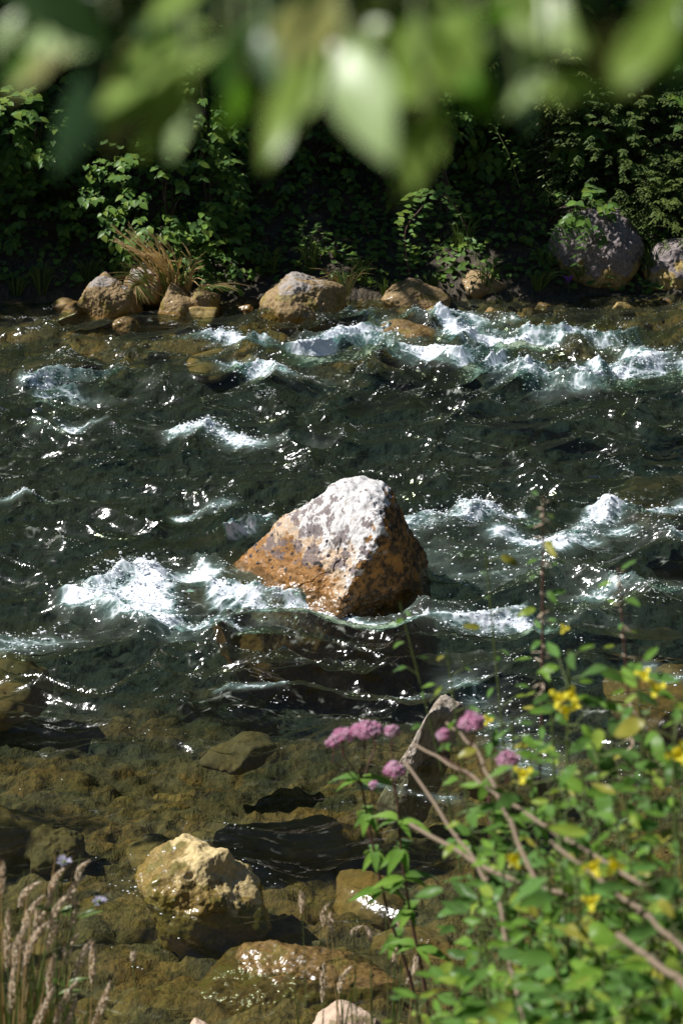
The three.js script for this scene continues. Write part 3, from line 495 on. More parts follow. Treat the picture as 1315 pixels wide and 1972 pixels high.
shrub('small_leaved_shrub', 'small leaved shrub overhanging the mottled half hidden boulder', 'shrub', null, [2.988, 0.712, -18.5], [0.3, 0.45, 0.35], { seed: 68, twigs: 260, n: 9, leaf: 0.042, twig: 0.18, geo: SMALL_LEAF, own: 80, foot: [3.2, -18.9], tones: [[0.1, 0.15, 0.025], [0.13, 0.18, 0.03]] });
shrub('small_leaved_shrub', 'loose small leaved shrub top beyond the narrow leaf column', 'shrub', null, [1.906, 1.949, -19], [0.6, 0.45, 0.4], { seed: 69, twigs: 240, n: 8, leaf: 0.055, twig: 0.22, geo: SMALL_LEAF, own: 40, foot: [1.9, -19.4], tones: [[0.12, 0.17, 0.03], [0.16, 0.19, 0.03]] });
shrub('bush', 'clump of broad bright leaves hanging over the top of the mauve grey boulder', 'bush', null, [2.167, 0.760, -18.15], [0.22, 0.14, 0.15], { seed: 70, twigs: 26, n: 5, leaf: 0.09, twig: 0.16, own: 90, foot: [1.95, -18.7] });
shrub('bush', 'drift of small herbs in the shade left of the mauve grey boulder', 'bush', null, [1.547, 0.429, -18.7], [0.5, 0.4, 0.3], { seed: 71, twigs: 110, n: 5, leaf: 0.06, twig: 0.16, own: 40, foot: [1.5, -19] });
shrub('bush', 'shaded leaves in the hollow behind the orange tan boulder', 'bush', null, [-0.280, 0.913, -19.2], [0.7, 0.5, 0.3], { seed: 72, twigs: 130, n: 5, leaf: 0.08, twig: 0.2, own: 30 });

{ // ivy and herbs creeping over the soil of the bank
  const r = rng(515), list = []; for (let i = 0; i < 5500; i++) { const x = (r() * 2 - 1) * 4.5, z = -18.0 - 2.2 * r(), y = groundY(x, z); if (y < 0.03) continue; const k = 0.05 + 0.05 * r(); list.push([new THREE.Matrix4().compose(V(x, y + 0.02 + 0.1 * r() * r(), z), facing(V(r() - 0.5, 0.1 - 0.3 * r(), 0.2 + 0.6 * r()), V(r() - 0.5, 0.8, 0.6)), V(k, k, k)), tint(r, GREENS)]); }
  const g = new THREE.Group(); top(g, 'ivy_cover', 'dark ivy creeping over the soil of the far bank', 'ivy', null, 'stuff'); instanced(FAR_LEAF, FOLIAGE, list, 'leaves', g);
}
// hanging sprig and bent bramble stem: every leaf its own part
function sprig(name, label, cat, pts, leaves, leaf, r0, seed, mat, geo = FAR_LEAF, fromT = 0.25) {
  const r = rng(seed), P = pts.map((p) => V(...p)), o = P[0].clone(), g = new THREE.Group(); g.position.copy(o); top(g, name, label, cat);
  const L = P.map((p) => p.clone().sub(o)), c = new THREE.CatmullRomCurve3(L); part(tube(L, r0, r0 * 0.4, 5, 20), mat, 'stem', g);
  const mats = GREENS.map((t) => leafMat(t[0] * 1.1, t[1] * 1.1, t[2], 0.4, 0.5, null, 'leaf'));
  for (let i = 0; i < leaves; i++) {
    const t = fromT + (1 - fromT) * (i + 0.5) / leaves, p = c.getPoint(t), d = c.getTangent(t), a = i * 2.4 + r(), ld = V(Math.cos(a), 0.1 + 0.3 * r(), Math.sin(a) * 0.8 + 0.3).addScaledVector(d, 0.3), k = leaf * (0.65 + 0.5 * r());
    const m = part(geo, mats[i % mats.length], 'leaf', g); p.addScaledVector(ld.normalize(), 0.02 + r() * leaf * 0.9); m.position.copy(p); ld.y -= 0.3; m.quaternion.copy(facing(ld, V(r() - 0.5, 1, 0.5))); m.scale.setScalar(k);
  }
  return g;
}
sprig('hanging_sprig', 'sunlit leafy sprig rising from the low rust brown boulder', 'sprig', [[0.635, 0.117, -17.85], [0.579, 0.369, -17.9], [0.571, 0.650, -17.9], [0.722, 0.848, -17.95]], 52, 0.075, 0.008, 81, stemRed, FAR_LEAF, 0.12);
sprig('hanging_sprig', 'broad leaved spray at the top of the bent bramble stem', 'sprig', [[1.125, 0.607, -18.1], [0.976, 0.861, -18], [0.832, 0.973, -17.9], [0.649, 0.914, -17.85]], 44, 0.085, 0.007, 82, stemRed, FAR_LEAF, 0.1);
sprig('bramble_stem', 'long bent bramble stem reaching down to the water', 'stem', [[1.403, 0.010, -17.75], [1.231, 0.334, -17.85], [1.095, 0.628, -18], [0.931, 1.073, -18.1]], 20, 0.05, 0.007, 83, stemGreen);
sprig('hanging_sprig', 'small bright sprig in the dark hollow between the two boulders', 'sprig', [[0.299, 0.354, -18.6], [0.201, 0.569, -18.5], [0.153, 0.756, -18.4]], 16, 0.06, 0.005, 84, stemRed);
sprig('hanging_vine', 'trailing vine with narrow leaves above the mauve grey boulder', 'vine', [[1.612, 0.902, -18.5], [1.510, 1.185, -18.5], [1.370, 1.448, -18.6]], 26, 0.06, 0.005, 85, stemGreen, LONG_LEAF, 0);
// pinnate fronds over the round boulder
function frond(g, pts, leaf, n, mat, r) { const c = new THREE.CatmullRomCurve3(pts); const f = part(tube(pts, 0.004, 0.0015, 4, 10), stemGreen, 'frond_stalk', g); for (let i = 0; i < n; i++) for (const s of [-1, 1]) { const t = 0.25 + 0.75 * (i + 0.5) / n, p = c.getPoint(t), d = c.getTangent(t), side = V(0, 0.25, 1).cross(d).normalize(), ld = side.multiplyScalar(s).addScaledVector(d, 0.5); ld.z += 0.2; const m = part(LONG_LEAF, mat[i % mat.length], 'leaflet', g); m.position.copy(p); m.quaternion.copy(facing(ld, V(0.1 * s, 0.7, 0.6))); m.scale.setScalar(leaf * (1 - 0.45 * Math.abs(t - 0.45)) * (0.85 + 0.3 * r())); } }
{
  const r = rng(88), o = V(2.206, 0.669, -18.25); const g = new THREE.Group(); g.position.copy(o); top(g, 'rowan_seedling', 'seedling with feathery bright fronds draped down the mauve grey boulder', 'seedling');
  const mats = [leafMat(0.11, 0.22, 0.035), leafMat(0.09, 0.19, 0.03), leafMat(0.13, 0.24, 0.04)];
  for (const [u, v, z] of [[1.803, 0.428, -17.85], [2.068, 0.322, -17.8], [1.843, 0.591, -17.85], [1.955, 0.532, -17.8], [2.114, 0.490, -17.78]]) { const e = V(u, v, z).sub(o); frond(g, [V(0, 0, 0), V(e.x * 0.5, 0.05 + e.y * 0.3, e.z * 0.6), e], 0.085, 7, mats, r); }
  part(tube([V(0, 0, 0), V(0.02, -0.1, -0.2), V(0.03, -0.4, -0.5)], 0.006, 0.008, 5), barkMat, 'stem', g);
}
// grass: stalks arching from a foot, some with seed heads
function bladeGeo(pts, w) { const c = new THREE.CatmullRomCurve3(pts), pos = [], idx = [], n = 8; for (let i = 0; i <= n; i++) { const p = c.getPoint(i / n), t = c.getTangent(i / n), s = V(0.2, 0.35, 1).cross(t).normalize().multiplyScalar(w * (1 - Math.pow(i / n, 2)) + 0.0003); pos.push(p.x - s.x, p.y - s.y, p.z - s.z, p.x, p.y, p.z + w * 0.3, p.x + s.x, p.y + s.y, p.z + s.z); } for (let i = 0; i < n; i++) { const a = i * 3; idx.push(a, a + 1, a + 4, a, a + 4, a + 3, a + 1, a + 2, a + 5, a + 1, a + 5, a + 4); } return fromArrays(pos, idx); }
function seedHead(pts, w, r) { // many small spikelets along the tip of a stalk
  const c = new THREE.CatmullRomCurve3(pts), gs = [], n = Math.max(12, Math.round(c.getLength() / (w * 0.55)) * 3);
  for (let i = 0; i < n; i++) { const t = i / n, p = c.getPoint(t), d = c.getTangent(t), k = w * (0.35 + Math.sin(Math.PI * Math.min(1, t * 0.9 + 0.1)) * 0.9), a = r() * 6.28, o = V(Math.cos(a), Math.sin(a) * 0.6, Math.sin(a)).multiplyScalar(k * 0.75), s = new THREE.ConeGeometry(w * 0.3, w * 1.5, 4, 1); s.applyQuaternion(facing(d.clone().addScaledVector(o, 0.5 / w), V(0, 0.2, 1))); s.translate(p.x + o.x, p.y + o.y, p.z + o.z); gs.push(s); }
  return mergeGeometries(gs);
}
function stalk(g, base, tip, bend, r0, head, mat, hmat, r) { // head: share of the stalk, 0 for none
  const mid = base.clone().lerp(tip, 0.55).add(bend), c = new THREE.CatmullRomCurve3([base, base.clone().lerp(mid, 0.55).addScaledVector(bend, 0.25), mid, tip]);
  const s = part(tube(c.getPoints(8), r0, r0 * 0.45, 4, 12), mat, 'stalk', g);
  const droop = r0 < 0.003 ? 0.05 * (r() - 0.25) : 0.06 * (r() - 0.7), hl = head * Math.min(1, 0.3 / c.getLength()); if (head) part(seedHead([0, 0.25, 0.5, 0.75, 1].map((t) => c.getPointAt(1 - hl + hl * t).add(V(droop * t * t, -0.8 * Math.abs(droop) * t * t, 0))), r0 < 0.003 ? 0.0085 : r0 * 1.7, r), hmat, 'seed_head', s);
}
{
  const goldMat = leafMat(0.84, 0.68, 0.36, 0.45, 0, null, 'golden_straw');
  const r = rng(95), o = V(-1.52, 0.06, -17.72), g = new THREE.Group(); g.position.copy(o); top(g, 'grass_tussock', 'golden dry grass tussock arching over the rounded boulders', 'grass');
  for (let i = 0; i < 52; i++) { const t = r(), b = V((r() - 0.5) * 0.22 + 0.05, 0, (r() - 0.5) * 0.12), e = V(-0.48 + 0.52 * t * (0.6 + 0.7 * r()), 0.55 + 0.22 * r() - 0.2 * t, 0.1 + 0.3 * (r() - 0.3)); stalk(g, b, e, V(0.06 - 0.1 * (1 - t), 0.12, 0.04), 0.0048, r() < 0.5 ? 0.6 + 0.4 * r() : 0, goldMat, goldMat, r); }
  for (let i = 0; i < 60; i++) { const a = r() - 0.5, b = V(a * 0.3, 0, 0.08), e = V(a * 0.9 - 0.1, 0.15 + 0.35 * r(), 0.15 + 0.2 * r()); part(bladeGeo([b, b.clone().lerp(e, 0.5).add(V(0, 0.12, 0)), e], 0.005), r() < 0.5 ? bladeMat : strawMat, 'blade', g); }
}
function tuft(label, at, n, h, out, tones, seed, dir = [0, 0], w = 0.004, group = null) {
  const r = rng(seed), g = new THREE.Group(); g.position.set(...at); top(g, 'grass_tuft', label, 'grass', group);
  for (let i = 0; i < n; i++) { const a = r() * 6.28, q = out * (0.4 + r()), e = V(Math.cos(a) * q + dir[0], h * (0.4 + 0.6 * r()) + dir[1], Math.sin(a) * q * 0.7), b = V(Math.cos(a) * 0.03, 0, Math.sin(a) * 0.03); part(bladeGeo([b, b.clone().lerp(e, 0.5).add(V(0, h * 0.35, 0)), e], w * (0.7 + 0.6 * r())), tones[Math.floor(r() * tones.length)], 'blade', g); }
}
tuft('low pale green tuft draped over the small tan boulder', [-1.2, 0.2, -17.55], 50, 0.1, 0.22, [bladeMat, strawMat], 101, [0.15, -0.08]);
tuft('green tuft drooping between the two boulders under the golden grass', [-1.78, 0.24, -17.48], 45, 0.04, 0.16, [bladeMat, bladeMat, strawMat], 102, [0.08, -0.18]);
tuft('green grass tuft at the waterline left of the mauve grey boulder', [1.85, 0.08, -18.2], 46, 0.4, 0.15, [bladeMat], 103);
tuft('thin dry grass tuft beside the orange tan boulder', [0.03, 0.06, -17.8], 40, 0.3, 0.25, [strawMat, bladeMat], 104, [-0.05, 0], 0.003);
tuft('dark grass tuft hanging in the hollow behind the hanging sprig', [1.1, 0.15, -18.5], 50, 0.5, 0.2, [bladeMat], 105);
{ // grasses and sedge fringing the waterline
  const r = rng(616); for (let i = 0; i < 16; i++) { const x = -3.1 + 6.2 * (i + 0.6 * r()) / 16, z = -17.85 - 0.3 * r(); tuft('short dark sedge tuft hanging at the edge of the far bank', [x, Math.max(0.03, groundY(x, z)), z], 34, 0.2 + 0.15 * r(), 0.16, [sedgeMat, sedgeMat, bladeMat], 640 + i, [0.1 * (r() - 0.5), 0], 0.005, 'sedge along the far waterline'); }
}
// a violet flower against the foot of the round boulder
{ const g = new THREE.Group(); g.position.set(2.02, 0.1, -17.92); top(g, 'violet_flower', 'single violet flower before the ochre foot of the mauve grey boulder', 'flower'); part(tube([V(0, -0.1, 0), V(0.01, 0.0, 0.01), V(0, 0.1, 0)], 0.003, 0.002, 4), stemGreen, 'stem', g); const pm = leafMat(0.3, 0.06, 0.5, 0.3, 0, null, 'violet_petal'); for (let i = 0; i < 6; i++) { const p = part(SMALL_LEAF, pm, 'petal', g); p.position.set(0, 0.1 - 0.02 * (i % 3), 0); p.quaternion.copy(facing(V(Math.cos(i), 0.4, Math.sin(i)), V(0, 0.5, 1))); p.scale.setScalar(0.05); } }
console.log('far bank done');
// unseen trees added behind the camera to block sky light
[[-7.5, 5.5, 11], [-4, 6.5, 12], [-0.5, 7, 12], [3.2, 6.2, 11], [6.8, 5, 12], [10, 1.5, 11]].forEach(([x, z, h], i) => { const r = rng(900 + i), cr = []; for (let k = 0; k < 7; k++) { const a = k * 0.9 + r(); cr.push([Math.cos(a) * 1.3, h * (0.2 + 0.12 * k), Math.sin(a) * 1.2, 2.1, 1.4, 1.6, 230]); } tree('added_rear_tree', 'added unseen broadleaf tree behind the camera, blocking sky light', 'added trees blocking sky behind the camera', [x, z], h, [0.3, 0], cr, { seed: 900 + i, leaf: 0.75 }); });
// unseen trees added across the river at both ends, blocking low sky light
[[21, -5, 13], [22.5, -9.5, 14], [22, -14, 14], [20.5, -18, 13], [-25, -5, 13], [-26, -10, 14], [-25.5, -15, 14]].forEach(([x, z, h], i) => { const r = rng(940 + i), cr = []; for (let k = 0; k < 7; k++) { const a = k * 0.9 + r(); cr.push([Math.cos(a) * 1.4, h * (0.14 + 0.12 * k), Math.sin(a) * 1.4, 2.0, 1.6, 2.6, 230]); } tree('added_side_tree', x > 0 ? 'added unseen broadleaf tree downstream, blocking sky light' : 'added unseen broadleaf tree upstream, blocking sky light', x > 0 ? 'added trees blocking sky downstream' : 'added trees blocking sky upstream', [x, z], h, [0.2, 0], cr, { seed: 940 + i, leaf: 0.9 }); });

// ---------------------------------------------------------------- near bank: driftwood, dry stems, grasses, balsam, hemp agrimony
{ // weathered stub of driftwood standing out of the water, pale edge, dark hollow side
  const at = [0.36, -0.02, -8.88];
  const paint = (x, y, z, n) => { const g1 = speck(x, y, z, 3, 90), g2 = 0.5 + 0.5 * n3(x * 60 - y * 30, y * 9, z * 40), m = fbm3(x * 8, y * 6, z * 8, 3); let c = mix3([0.15, 0.12, 0.09], [0.48, 0.42, 0.35], g2 * 0.6 + g1 * 0.4); if (m > 0.2) c = mix3(c, [0.12, 0.085, 0.05], 0.6); return c; };
  const g = rockGeometry({ at, seed: 55, k: 16, detail: 60, scale: [1, 1, 1], bump: 0.025, freq: 5, fine: 0.008, paint, planes: [[-0.78, 0.5, 0.2, 0.085], [0.9, -0.25, 0.35, 0.07], [0.62, 0.74, 0.1, 0.34], [0.2, 0.95, -0.1, 0.36], [-0.1, 0.1, 1, 0.12], [-0.2, -0.1, -1, 0.14], [-0.6, -0.7, 0.2, 0.34], [0.1, -1, 0, 0.34], [-0.55, 0.8, 0.15, 0.2]] });
  const m = shadows(new THREE.Mesh(g, dryMat)); m.position.set(...at); m.rotation.y = -0.55; m.scale.set(0.78, 1, 0.8); top(m, 'driftwood', 'pale weathered driftwood stub slanting out of the shallows behind the pink flowers', 'driftwood');
}
const dryWood = new THREE.MeshStandardMaterial({ name: 'dry_stem', color: lin(0.21, 0.155, 0.105), roughness: 0.85 });
function dryStem(label, pts, r0, r1) { const P = pts.map((p) => V(...p)), o = P[0].clone(), g = new THREE.Group(); g.position.copy(o); top(g, 'dry_stem', label, 'stem', 'dead stems in the near bank herbs'); const L = P.map((p) => p.clone().sub(o)), a = []; for (let i = 0; i < L.length - 1; i++) for (let k = 0; k < 4; k++) a.push(L[i].clone().lerp(L[i + 1], k / 4).add(V(0.002 * Math.sin(k * 2 + i), 0.002 * Math.cos(k * 3), 0))); a.push(L[L.length - 1]); part(tube(a, r0 * 0.62, r1 * 0.62, 7, 26), dryWood, 'stem', g);
  const c = new THREE.CatmullRomCurve3(L); for (const t of [0.25, 0.5, 0.75]) { const q = c.getPoint(t), nd = part(new THREE.SphereGeometry(1, 7, 5), dryWood, 'node', g); nd.position.copy(q); nd.scale.setScalar(mix(r0, r1, t) * 0.85); } }
dryStem('thin dead stem leaning up to the foot of the driftwood stub', [[0.261, 2.798, -2.5], [0.245, 2.831, -2.8], [0.217, 2.796, -3], [0.121, 2.721, -3.5]], 0.006, 0.0045);
dryStem('thickest dead stem, crossing low through the balsam leaves', [[0.489, 2.960, -2.5], [0.447, 2.929, -2.6], [0.261, 2.819, -2.9], [0.125, 2.697, -3.3]], 0.008, 0.006);
dryStem('dead stem running behind the pink flower cluster beside the driftwood', [[0.435, 3.027, -2.5], [0.282, 2.941, -2.9], [0.226, 2.799, -3.3], [0.139, 2.710, -3.6]], 0.006, 0.0045);
dryStem('bent dead stem beside the two linked pink clusters', [[0.279, 2.985, -2.6], [0.261, 2.968, -2.8], [0.252, 2.888, -3.1], [0.239, 2.851, -3.3], [0.198, 2.803, -3.5]], 0.006, 0.0045);
dryStem('dead stem lying among the balsam flowers', [[0.459, 3.045, -2.3], [0.409, 3.050, -2.4], [0.311, 2.995, -2.7]], 0.0065, 0.005);
dryStem('short thick dead stem low in the balsam', [[0.425, 3.118, -2.1], [0.412, 3.110, -2.15], [0.356, 3.083, -2.3]], 0.008, 0.007);

// grasses: stalk list in metres, each clump one thing
function grassClump(label, z, stalks, blades, seed, dry) {
  const r = rng(seed), g = new THREE.Group(), f = stalks[0][0]; const o = V(f[0], groundY(f[0], z), z); g.position.copy(o); top(g, 'grass_clump', label, 'grass');
  for (const [b, t, bend, head, thick] of stalks) {
    const B = V(b[0], 0, b[2]); B.y = groundY(B.x, B.z) - 0.02; const T = V(...t);
    stalk(g, B.sub(o), T.sub(o), V(bend, 0.02, 0.02 * r()), thick ?? 0.0025, head, r() < 0.55 ? strawMat : stemGreen, seedMat, r);
  }
  for (let i = 0; i < blades; i++) { const s = stalks[Math.floor(r() * stalks.length)][0], b = V(s[0] + 0.05 * (r() - 0.5), 0, s[2] + 0.1 * (r() - 0.5)); b.y = groundY(b.x, b.z); const e = b.clone().add(V(0.16 * (r() - 0.4), 0.3 + 0.4 * r(), 0.1 * (r() - 0.5))); part(bladeGeo([b.sub(o), b.clone().lerp(e.sub(o), 0.6).add(V(0, 0.05, 0)), e], 0.0028), r() < 0.8 ? bladeMat : strawMat, 'blade', g); }
}
grassClump('clump of seeding grass with drooping pale heads beside the straw topped boulder', -4, [
  [[-0.757, 1.763, -4], [-0.733, 2.284, -3.9], -0.01, 0.3], [[-0.733, 1.763, -4], [-0.630, 2.237, -4], -0.02, 0.35], [[-0.769, 1.763, -4], [-0.701, 2.198, -4], -0.02, 0.28], [[-0.755, 1.831, -3.9], [-0.685, 2.191, -3.95], -0.015, 0.4], [[-0.732, 1.831, -3.9], [-0.609, 2.237, -3.9], -0.02, 0.4], [[-0.691, 1.695, -4.1], [-0.590, 2.184, -4.1], -0.01, 0.2], [[-0.692, 1.763, -4], [-0.593, 2.205, -4], -0.01, 0.28],
  [[-0.709, 1.763, -4], [-0.580, 2.148, -4], -0.02, 0.3], [[-0.763, 1.763, -4], [-0.657, 2.148, -4], -0.02, 0.3], [[-0.697, 1.763, -4], [-0.640, 2.079, -4], -0.04, 0.25], [[-0.781, 1.763, -4], [-0.749, 2.109, -4], 0.01, 0.5], [[-0.730, 1.900, -3.8], [-0.696, 2.210, -3.8], 0.01, 0.45], [[-0.708, 1.900, -3.8], [-0.664, 2.186, -3.85], -0.02, 0.4], [[-0.657, 1.831, -3.9], [-0.507, 1.979, -3.9], -0.02, 0.42], [[-0.685, 1.900, -3.8], [-0.577, 2.008, -3.8], -0.01, 0.5], [[-0.708, 1.900, -3.8], [-0.582, 2.057, -3.8], -0.02, 0.4], [[-0.719, 1.900, -3.8], [-0.635, 2.044, -3.8], -0.02, 0.5],
  [[-0.614, 1.626, -4.2], [-0.584, 1.896, -4.2], -0.005, 0.35], [[-0.654, 1.695, -4.1], [-0.628, 1.995, -4.1], -0.01, 0.3], [[-0.800, 1.695, -4.1], [-0.799, 2.124, -4.1], 0.01, 0.4], [[-0.727, 1.695, -4.1], [-0.690, 2.063, -4.1], -0.02, 0.35], [[-0.739, 1.763, -4], [-0.718, 2.036, -4], -0.01, 0.4], [[-0.662, 1.763, -4], [-0.573, 2.036, -4], -0.03, 0.35], [[-0.668, 1.831, -3.9], [-0.640, 2.059, -3.9], 0, 0.35], [[-0.755, 1.831, -3.9], [-0.716, 2.019, -3.9], -0.02, 0.4]], 110, 201);
grassClump('sparse thin straw stalks rising before the low wet brown boulder', -4.7, [
  [[-0.091, 1.284, -4.7], [-0.104, 1.738, -4.7], 0.005, 0.2, 0.0018], [[0.017, 1.353, -4.6], [-0.056, 1.774, -4.6], 0.02, 0.25], [[-0.010, 1.284, -4.7], [-0.028, 1.675, -4.7], 0.01, 0.2], [[0.044, 1.353, -4.6], [0.030, 1.710, -4.6], 0.005, 0.15], [[0.080, 1.353, -4.6], [0.074, 1.700, -4.6], 0.004, 0.16], [[-0.037, 1.437, -4.5], [0.001, 1.656, -4.5], -0.005, 0.3, 0.002], [[-0.045, 1.300, -4.7], [-0.050, 1.526, -4.7], 0, 0.4], [[0.114, 1.489, -4.4], [0.134, 1.805, -4.4], 0, 0.3], [[0.134, 1.489, -4.4], [0.150, 1.848, -4.4], 0, 0.25], [[0.156, 1.558, -4.3], [0.184, 1.851, -4.3], -0.01, 0.35], [[0.101, 1.489, -4.4], [0.183, 1.746, -4.4], -0.02, 0.3], [[-0.559, 1.216, -4.8], [-0.564, 1.495, -4.8], 0.01, 0.1], [[0.110, 1.421, -4.5], [0.108, 1.892, -4.5], 0.01, 0.12]], 26, 202);
// pale scabious
function scabious(label, pts, seed) { const r = rng(seed), P = pts.map((p) => V(...p)); P[0].y = groundY(P[0].x, P[0].z) - 0.02; const o = P[0].clone(), g = new THREE.Group(); g.position.copy(o); top(g, 'scabious', label, 'flower'); const L = P.map((p) => p.clone().sub(o)); part(tube(L, 0.002, 0.0014, 5, 14), bladeMat, 'stem', g); const e = L[L.length - 1], pm = leafMat(0.42, 0.4, 0.5, 0.3, 0, null, 'pale_petal'); part(new THREE.SphereGeometry(0.007, 8, 6), bladeMat, 'calyx', g).position.copy(e); for (let i = 0; i < 22; i++) { const p = part(SMALL_LEAF, pm, 'petal', g), a = i * 2.4; p.position.copy(e); p.quaternion.copy(facing(V(Math.cos(a), 0.15 + 0.8 * r(), Math.sin(a)), V(0, 1, 0.2))); p.scale.setScalar(0.016 + 0.006 * r()); } for (const t of [0.35, 0.6]) { const c = new THREE.CatmullRomCurve3(L).getPoint(t); for (const s of [-1, 1]) { const l = part(LONG_LEAF, bladeMat, 'leaf', g); l.position.copy(c); l.quaternion.copy(facing(V(s, 0.7, 0.2), V(-s * 0.5, 1, 0.4))); l.scale.setScalar(0.06); } } }
scabious('tall pale scabious standing among the seeding grass', [[-0.668, 1.749, -4], [-0.634, 2.050, -4], [-0.612, 2.218, -4]], 211);
scabious('side leaning pale scabious bud next to the seeding grass', [[-0.655, 1.680, -4.1], [-0.610, 2.002, -4.1], [-0.552, 2.059, -4.1]], 212);

// hemp agrimony: reddish stems, whorls of drooping lance leaves, pink corymbs
const HA_LEAF = [leafGeo(12, ovate(0.15, 0.42), 0.3, 0.45, 0.04, 0.01), leafGeo(12, ovate(0.17, 0.4), 0.2, 0.7, 0.04, 0.01)];
const haMats = [leafMat(0.18, 0.36, 0.035, 0.48, 0.3, veins), leafMat(0.13, 0.28, 0.03, 0.48, 0.3, veins), leafMat(0.24, 0.42, 0.05, 0.42, 0.35, veins)];
const pinkMats = [leafMat(0.82, 0.42, 0.62, 0.3, 0, null, 'pink_floret'), leafMat(0.9, 0.66, 0.78, 0.3, 0, null, 'pale_pink_floret')];
const floret = (() => { const r = rng(7), gs = []; for (let i = 0; i < 7; i++) { const c = new THREE.ConeGeometry(0.0011, 0.009, 4); c.rotateX(Math.PI); c.translate(0, 0.0045, 0); const a = i * 0.9; c.rotateZ(0.5 * Math.cos(a) * r() * 1.6); c.rotateX(0.5 * Math.sin(a) * r() * 1.6); gs.push(c); } return mergeGeometries(gs); })();
function corymb(g, c, w0, h, n, r) { const w = w0 * 0.85; // a domed cluster of florets with small stalks; g is the plant
  const gs = [[], []], st = []; for (let i = 0; i < n; i++) { const a = i * 2.39996, q = Math.sqrt((i + 0.5) / n), lump = 1 + 0.25 * n2(Math.cos(a) * q * 3 + n, Math.sin(a) * q * 3), p = V(Math.cos(a) * q * w, (1 - q * q) * h * lump, Math.sin(a) * q * w * 0.8), f = floret.clone(); f.scale(1.1, 0.9 + 1.1 * r(), 1.1); f.applyQuaternion(facing(V(p.x * 9 + 0.3 * (r() - 0.5), 1, p.z * 9 + 0.3 * (r() - 0.5)), V(0.2, 0.1, 1))); f.translate(p.x, p.y + 0.006 * (r() - 0.5), p.z); if (i > 2 && r() < 0.25) continue; gs[i < 2 ? i : r() < 0.4 ? 1 : 0].push(f); if (i % 9 === 0) st.push(tube([V(0, -0.035, 0), V(p.x * 0.5, -0.012, p.z * 0.5), p], 0.0009, 0.0006, 3, 4)); }
  const k = part(mergeGeometries(gs[0]), pinkMats[0], 'flower_head', g); k.position.copy(c); part(mergeGeometries(gs[1]), pinkMats[1], 'pale_florets', k); part(mergeGeometries(st), stemRed, 'flower_stalks', k);
}
function agrimony(label, pts, nodes, heads, leaf, seed) {
  const r = rng(seed), P = pts.map((p) => V(...p)); P.unshift(V(P[0].x + 0.03, groundY(P[0].x, P[0].z) - 0.03, P[0].z)); const o = P[0].clone(), g = new THREE.Group(); g.position.copy(o); top(g, 'hemp_agrimony', label, 'flower');
  const L = P.map((p) => p.clone().sub(o)), c = new THREE.CatmullRomCurve3(L); part(tube(L, 0.0045, 0.0022, 6, 26), stemRed, 'stem', g);
  for (const t of nodes) { const p = c.getPoint(t), a0 = r() * 3; for (let k = 0; k < 2; k++) for (const s of [-0.45, 0, 0.45]) { const a = a0 + k * Math.PI + s, d = V(Math.cos(a), 0.25 - 0.5 * Math.abs(s), Math.sin(a)), m = part(HA_LEAF[k], haMats[Math.floor(r() * 3)], 'leaf', g); m.position.copy(p); m.quaternion.copy(facing(d, V(-d.x * 0.2, 1, 0.25))); m.scale.setScalar(leaf * (s ? 0.7 : 1) * (0.85 + 0.3 * r())); } }
  for (const [x, y, z, w, h, n] of heads) { const e = V(x, y, z).sub(o); corymb(g, e, w, h, n, r); const b = c.getPoint(0.93); part(tube([b, b.clone().lerp(e, 0.5).add(V(0, -0.01, 0)), e.clone().add(V(0, -0.03, 0))], 0.0016, 0.0012, 4, 6), stemRed, 'branch', g); }
}
agrimony('tall hemp agrimony with the widest pink flower cluster', [[0.164, 1.926, -3.9], [0.099, 2.163, -3.9], [0.061, 2.354, -3.9], [0.036, 2.503, -3.9]], [0.42, 0.56, 0.68, 0.82, 0.96], [[0.049, 2.579, -3.9, 0.032, 0.016, 130], [0.003, 2.566, -3.9, 0.026, 0.014, 100], [-0.019, 2.559, -3.88, 0.014, 0.01, 34], [0.071, 2.567, -3.93, 0.018, 0.012, 50]], 0.075, 221);
agrimony('slimmer hemp agrimony carrying one round pink cluster and two small ones', [[0.184, 1.992, -3.8], [0.146, 2.210, -3.8], [0.125, 2.360, -3.8], [0.116, 2.482, -3.8]], [0.4, 0.52, 0.64, 0.76, 0.9], [[0.110, 2.537, -3.8, 0.022, 0.016, 80], [0.104, 2.603, -3.85, 0.014, 0.01, 36], [0.065, 2.514, -3.78, 0.007, 0.008, 12]], 0.08, 222);
agrimony('hemp agrimony behind the balsam with two fluffy pink clusters', [[0.283, 2.475, -3.2], [0.264, 2.687, -3.2], [0.259, 2.815, -3.25]], [0.55, 0.7, 0.85], [[0.228, 2.913, -3.25, 0.024, 0.014, 100], [0.289, 2.863, -3.2, 0.021, 0.016, 90], [0.181, 2.863, -3.3, 0.01, 0.012, 24]], 0.07, 223);

// touch-me-not balsam: toothed leaves, pendent yellow trumpets
const balsamMats = [[0.17, 0.35, 0.03], [0.22, 0.41, 0.035], [0.12, 0.27, 0.03], [0.34, 0.46, 0.05], [0.15, 0.33, 0.06], [0.09, 0.21, 0.03]].map((c) => leafMat(...c, 0.5, 0.25, veins, 'balsam_leaf'));
const yellowed = leafMat(0.36, 0.34, 0.04, 0.42, 0.3, veins, 'yellowed_leaf'), yellow = leafMat(0.9, 0.8, 0.06, 0.35, 0.3, null, 'yellow_petal'), orange = leafMat(0.6, 0.25, 0.02, 0.35, 0.2, null, 'orange_throat');
const trumpet = (() => { const g = new THREE.LatheGeometry([[0.0004, -0.022], [0.0012, -0.018], [0.0025, -0.013], [0.0055, -0.006], [0.0075, 0.001], [0.0085, 0.006], [0.0105, 0.0095]].map(([a, b]) => new THREE.Vector2(a, b)), 10); return g; })();
